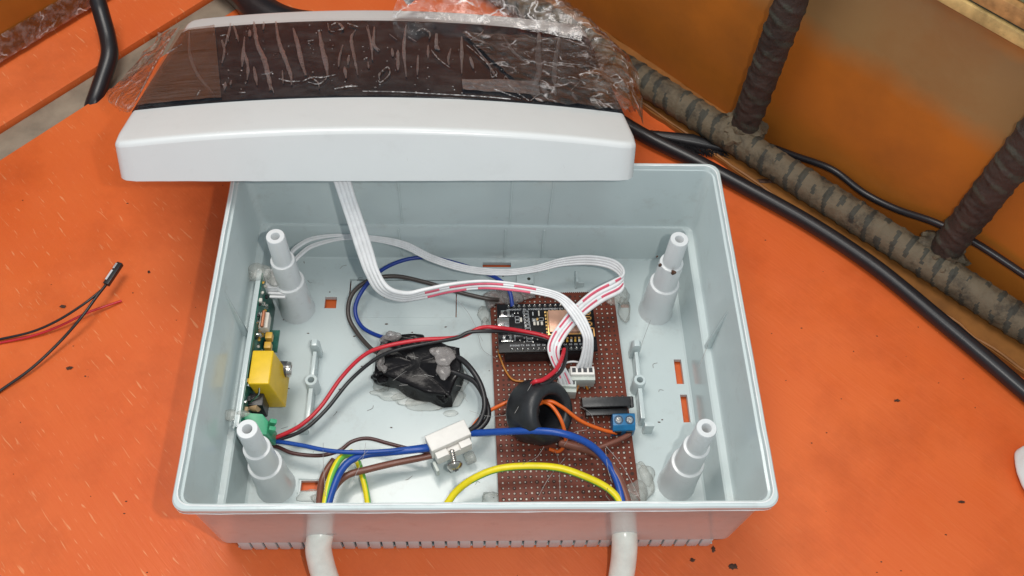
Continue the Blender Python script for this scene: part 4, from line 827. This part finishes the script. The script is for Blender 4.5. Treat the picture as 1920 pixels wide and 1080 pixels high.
s0 = un(846, 840, 2.0); s1 = un(853, 874, 2.1); sd = (s1-s0).normalized(); sc_ = MB(); sc_.lathe(prf, s1-sd*.68, sd, n=26); sc = sc_.build('loose_screw', 'chrome', tbk, ang=35)
m = MB(); e_ = s1+sd*.20; X2 = sd.cross(Vector((1, 0, 0))).normalized(); Y2 = sd.cross(X2); m.box(e_, (.26, .05, .06), (X2, Y2, sd)); m.box(e_, (.05, .26, .06), (X2, Y2, sd)); m.build('cross_recess', 'sleeve', sc)

# ================================================================== SURROUNDINGS
m = MB(); m.box((0, 150, 60), (500, 6, 240)); tag(m.build('added_dark_wall', simple('added_wall_dark', (.060, .062, .068), .8, var=.2, scale=.02), bevel=.5), None, None, None, 'structure')  # unseen wall added far behind to darken the lid window's reflection
Ag = un(1180, 180, 0); Bg = un(1920, 700, 0); dg = (Bg-Ag).normalized(); ng = Vector((-dg.y, dg.x, 0)); 
if ng.dot(CAM-Ag) > 0: ng = -ng
zh = Vector((0, 0, 1)); G = lambda s_, off, z: Ag+dg*s_+ng*off+zh*z
m = MB(); m.prism([G(-75, 3.0, -3), G(60, 3.0, -3), G(60, 4.2, -3), G(-75, 4.2, -3)], zh*16.9); tag(m.build('wall_panel', 'wall', bevel=.05), 'tall stained orange brown panel behind the dark steel bars', 'panel')  # unseen left run added to even out the lid window's reflection
fr = thing('panel_frame', 'chipped cream painted frame rail along the top of the wall panel', 'frame', G(20, 3.2, 14.0))
for (z0, z1, o0, mt, nm) in ((14.0, 14.6, 2.8, 'cream_paint', 'rail'), (14.62, 14.72, 3.0, 'dark_line', 'seam'), (14.75, 15.5, 2.9, 'tan_paint', 'rail'), (15.55, 16.3, 3.3, 'green_glass', 'pane'), (16.32, 16.5, 3.2, 'dark_line', 'seam'), (16.55, 24, 3.4, 'green_glass', 'pane')):
    m = MB(); m.prism([G(-30, o0, z0), G(60, o0, z0), G(60, 4.2, z0), G(-30, 4.2, z0)], zh*(z1-z0)); m.build(nm, mt, fr, bevel=.05)
# ochre strip under the bars
m = MB()
def wav(s_, o_): return G(s_, o_+.10*noise.noise(Vector((s_*.7, o_, 0)))+.05*noise.noise(Vector((s_*3, o_, 0))), 0)
m.grid(160, 1, lambda a_, b_: wav(-30+80*a_, -.25 if b_ == 0 else 3.0)+zh*.3); m.grid(160, 1, lambda a_, b_: wav(-30+80*a_, -.25)+zh*(.3*b_)); tag(m.build('ochre_strip', 'ochre'), 'thin ochre wooden strip lying under the dusty steel bar', 'strip')
# deformed steel bars
rf = thing('steel_grille', 'grille of rough ribbed steel bars covered in dust in front of the panel', 'grille', G(18, 1.2, .3))
def rebar(p0, p1, r, mat, name, pitch=1.0, sl=1.0):
    L = (p1-p0).length; d = (p1-p0)/L; ref = Vector((0, 0, 1)) if abs(d.z) < .9 else Vector((1, 0, 0)); X = (ref-d*ref.dot(d)).normalized(); Y = d.cross(X)
    n = 30; k = int(L/.075); vs = []
    for i in range(k+1):
        s_ = L*i/k
        for j in range(n):
            a_ = 2*math.pi*j/n; side = math.sin(a_)*sl; ph = (s_/pitch+.55*abs(side)*0+.35*math.cos(a_)) % 1
            rib = max(0, 1-abs(ph-.5)/.17)*abs(math.cos(a_+.3))**.3; lon = max(0, 1-abs(math.sin(a_))*5)*.6
            p = p0+d*s_; rr = r*(1+.08*rib+.06*lon+.05*noise.noise(p*1.3)+.05*noise.noise(p*3.2+Vector((j, 0, 0))*.3)); vs.append(p+(X*math.cos(a_)+Y*math.sin(a_))*rr)
    fs = [(i*n+j, i*n+(j+1) % n, (i+1)*n+(j+1) % n, (i+1)*n+j) for i in range(k) for j in range(n)]; ms = []
    for i in range(k):
        for j in range(n):
            aa = 2*math.pi*j/n; q = abs((L*i/k/pitch+.35*math.cos(aa)) % 1-.5) < .17+.16*noise.noise(Vector((i*.09, j*.25, 1))) and noise.noise(Vector((L*i/k*.9, j*.2, 7))) > -.10
            ms.append(1 if q else 0)
    m = MB(); m.add(vs, fs+[list(range(n))[::-1], list(range(k*n, k*n+n))], ms+[0, 0]); return m.build(name, [mat, 'rib_dark'], rf, ang=50)
c1 = un(1380, 262, 1.25); c2 = un(1770, 512, 1.25); dh = (c2-c1).normalized()
rebar(c1-dh*22, c2+dh*22, .86, 'rebar', 'horizontal_bar', .85)
for u, v in ((1396, 235), (1772, 468)):
    b0 = un(u, v, 2.0); rebar(Vector((b0.x, b0.y, 1.0)), Vector((b0.x, b0.y, 20)), .82, 'rebar_dark', 'upright_bar', 1.05)
    m = MB(); m.blob(Vector((b0.x, b0.y, 1.7)), (1.15, 1.15, .8), u, .3, sub=4, fr=1.8); m.build('weld_bead', 'rebar', rf, label='lumpy weld where an upright meets the lower bar')
m = MB(); pth = [G(-24+i*.5, -.12+.07*noise.noise(Vector((i*.35, 0, 7))), .34+.12*noise.noise(Vector((i*.4, 3, 0)))) for i in range(150)]; m.tube(pth, lambda t: .09+.07*noise.noise(Vector((t*60, 1, 0))), 6); m.build('paint_drip', 'ochre', rf)
# black cables on the right
wire('power_cable', 'cable_black', [(1090, 180, .5), (1200, 250, .5), (1300, 300, .5), (1400, 353, .5), (1520, 420, .5), (1640, 500, .5), (1760, 598, .5), (1860, 682, .5), (1980, 785, .5)], .44, 'thick black cable lying on the orange table in front of the steel bars', 'cable')
wire('thin_cable', 'cable_black', [(1330, 250, 'w'), (1420, 268, 'w'), (1490, 292, 'w'), (1560, 318, 'w'), (1620, 362, 'w'), (1680, 392, 'w'), (1755, 418, 'w'), (1830, 456, 'w'), (1940, 528, 'w')], .2, 'thin black cable running behind the upright steel bars', 'cable')
# black bristles stand in for the dark shadow wedge in the gap
m = MB(); A_ = un(1195, 245, .35); B_ = un(1400, 290, .35)
for k in range(900):
    t_ = random.random(); p_ = px_ = un(1196+205*t_, 248+38*t_+random.gauss(0, 1)+8*math.sin(t_*3), .1+.35*random.random()); w_ = .55*math.sin(math.pi*min(1, .15+t_*.85))+.1
    d_ = Vector((random.gauss(0, .22), random.choice([-1, 1])*random.uniform(.3, 1)*w_, random.gauss(0, .08))); m.tube([p_, p_+d_*.6, p_+d_+Vector((.12, 0, -.05))], .03, 3, cap=False)
m.tube([A_, A_.lerp(B_, .5)+Vector((0, .1, 0)), B_], lambda t: .1+.35*math.sin(math.pi*t), 10)
tag(m.build('shadow_wedge_bristles', 'black'), 'ragged black bristle tuft between the thick cable and the steel bar', 'brush')
# chip of dark wood on strip
m = MB(); m.blob(un(1438, 341, .25), (.65, .2, .15), 4, .3); tag(m.build('dark_chip', 'crumb'), 'small dark sliver beside the ochre strip behind the box corner', 'sliver')
# behind / upper left
wire('black_hose', 'cable_black', [(183, 0, 2.5), (190, 25, 2.0), (202, 70, 1.3), (205, 105, .9), (192, 150, .3), (176, 196, -.35), (170, 215, -1.2)], .50, 'black hose curving down into the gap between the table boards', 'hose')
wire('black_hose', 'cable_black', [(400, -60, 1.1), (460, -12, 1.1), (492, 22, 1.1), (560, 52, 1.1), (700, 62, 1.1), (850, 72, 1.1), (980, 95, 1.1)], 1.12, 'thick black hose lying behind the raised lid', 'hose')
ap = thing('amber_board', 'glossy amber board with clear tape along its lower edge at the upper left', 'board', un(0, 112, 0))
P0 = un(0, 118, .3); P1 = un(205, -6, .3); dp = (P1-P0).normalized(); np_ = Vector((-dp.y, dp.x, 0)); 
m = MB(); q0 = P0-dp*20; q1 = P1+dp*10; m.prism([q0, q1, q1+np_*1.2, q0+np_*1.2], zh*22+np_*3); m.build('panel_sheet', 'brown_panel', ap, bevel=.15)
m = MB()
m.grid(120, 8, lambda a_, b_: (lambda s_: q0.lerp(q1, a_)-np_*(.05+.05*noise.noise(Vector((a_*60, b_*3, 0))))+(zh*22+np_*3)/22*(.05+1.5*b_))(0)); m.build('tape_strip', 'film_crumple', ap, ang=60)
# loose leads on the left
ll = thing('loose_lead', 'pair of thin black leads ending in a small black connector on the table', 'lead', un(150, 600, 0))
wire('lead_wire', 'black', [(-20, 640, .1), (0, 636, .1), (60, 622, .3), (110, 600, .7), (160, 568, 1.0), (195, 540, 1.0)], .065, None, parent=ll)
wire('lead_wire', 'black', [(-20, 750, .1), (0, 733, .1), (60, 690, .25), (115, 638, .5), (155, 592, .9), (180, 558, 1.0), (198, 535, 1.0)], .075, None, parent=ll)
q0_, q1_ = un(199, 534, 1.0), un(226, 494, 1.0); d_ = (q1_-q0_).normalized(); s_ = d_.cross(zh).normalized(); AX = (d_, s_, s_.cross(d_))
m = MB(); m.box((q0_+q1_)/2, ((q1_-q0_).length, .30, .26), AX); m.build('connector_shell', 'black_plastic', ll, bevel=.04)
m = MB(); m.box((q0_*.62+q1_*.38)-s_*.10+zh*.135, (.62, .10, .03), AX); m.build('bright_contact', 'silk', ll); m = MB(); m.box((q0_*.2+q1_*.8)-s_*.10+zh*.135, (.34, .10, .03), AX); m.build('bright_contact', 'metal', ll)
wire('red_lead', 'red', [(-20, 648, .08), (0, 643, .08), (60, 630, .15), (110, 612, .25), (160, 588, .3), (195, 575, .25), (228, 564, .1)], .062, 'thin red lead with a frayed end lying under the black leads', 'lead')
# white rounded object at the right edge
m = MB(); c_ = un(1948, 888, .5); m.blob(c_, (1.05, 1.5, .5), 3, .06, zmin=0, sub=4); tag(m.build('white_plastic_piece', 'lid_plastic'), 'white rounded plastic piece cut off by the right edge', 'plastic piece')
# crumbs
for k, (u, v, a_, b_, l) in enumerate(((130, 690, .22, .12, 'dark brown chip on the table under the black leads'), (1803, 941, .22, .09, 'small dark sliver on the table at the far right front'), (1682, 751, .20, .09, 'small dark sliver on the table right of the box'), (1375, 1062, .28, .2, 'dark crumb in front of the right front corner of the box'), (1298, 1050, .15, .12, 'small crumb left of the dark one before the box'), (279, 510, .1, .1, 'round dark green crumb right of the loose connector'), (118, 575, .2, .12, 'brown crumb under the upper black lead'), (1338, 1030, .13, .18, 'dark crumb touching the front right corner of the plinth'))):
    m = MB(); m.blob(un(u, v, .03), (a_*.62, b_*.62, .05), k*3.3, .45, zmin=.003, sub=3, fr=1.6); tag(m.build('crumb', 'crumb'), l, 'crumb', 'crumbs on the orange table')
m = MB(); random.seed(3)
for k in range(130):
    u, v = random.uniform(0, 1920), random.uniform(330, 1080); p_ = un(u, v, .01)
    if abs(p_.x) < 11.9 and abs(p_.y) < 8.8: continue
    r_ = random.uniform(.012, .036); m.blob(p_, (r_*random.uniform(1, 2.2), r_, .02), k, .4, zmin=.002, sub=1)
tag(m.build('table_grit', 'crumb'), 'fine dark grit scattered over the orange table', 'grit', kind='stuff')
m = MB()
for k in range(45):
    p_ = Vector((random.uniform(-10, 10), random.uniform(-7, 7.4), ZF+.012)); r_ = random.uniform(.015, .04); m.blob(p_, (r_*random.uniform(1, 2.5), r_, .02), k, .4, zmin=ZF+.006, sub=1)
tag(m.build('floor_grit', 'crumb'), 'specks of dark grit on the floor inside the box', 'grit', kind='stuff')
m = MB(); random.seed(31)
for (u, v, z) in ((650, 497, 0), (680, 520, 0), (585, 530, 0), (570, 493, 0), (700, 760, 0), (1010, 455, 1), (900, 905, 0), (680, 545, 0), (760, 900, 0), (1225, 690, 0), (1235, 735, 0), (840, 880, 0), (540, 800, 0), (625, 780, 0)):
    p_ = un(u, v, ZF+.012) if not z else un(u, v, 1.5)
    if z: continue
    q_ = p_+Vector((random.uniform(-.35, .35), random.uniform(-.3, .3), 0)); m.tube(catmull([p_, p_.lerp(q_, .5)+Vector((random.uniform(-.12, .12), random.uniform(-.12, .12), .02)), q_], 5), .008, 4)
tag(m.build('stray_fibre', 'crumb'), 'short dark fibres lying on the floor of the box', 'fibres', kind='stuff')
for o in scene.objects:
    if 'o' in o: del o['o']
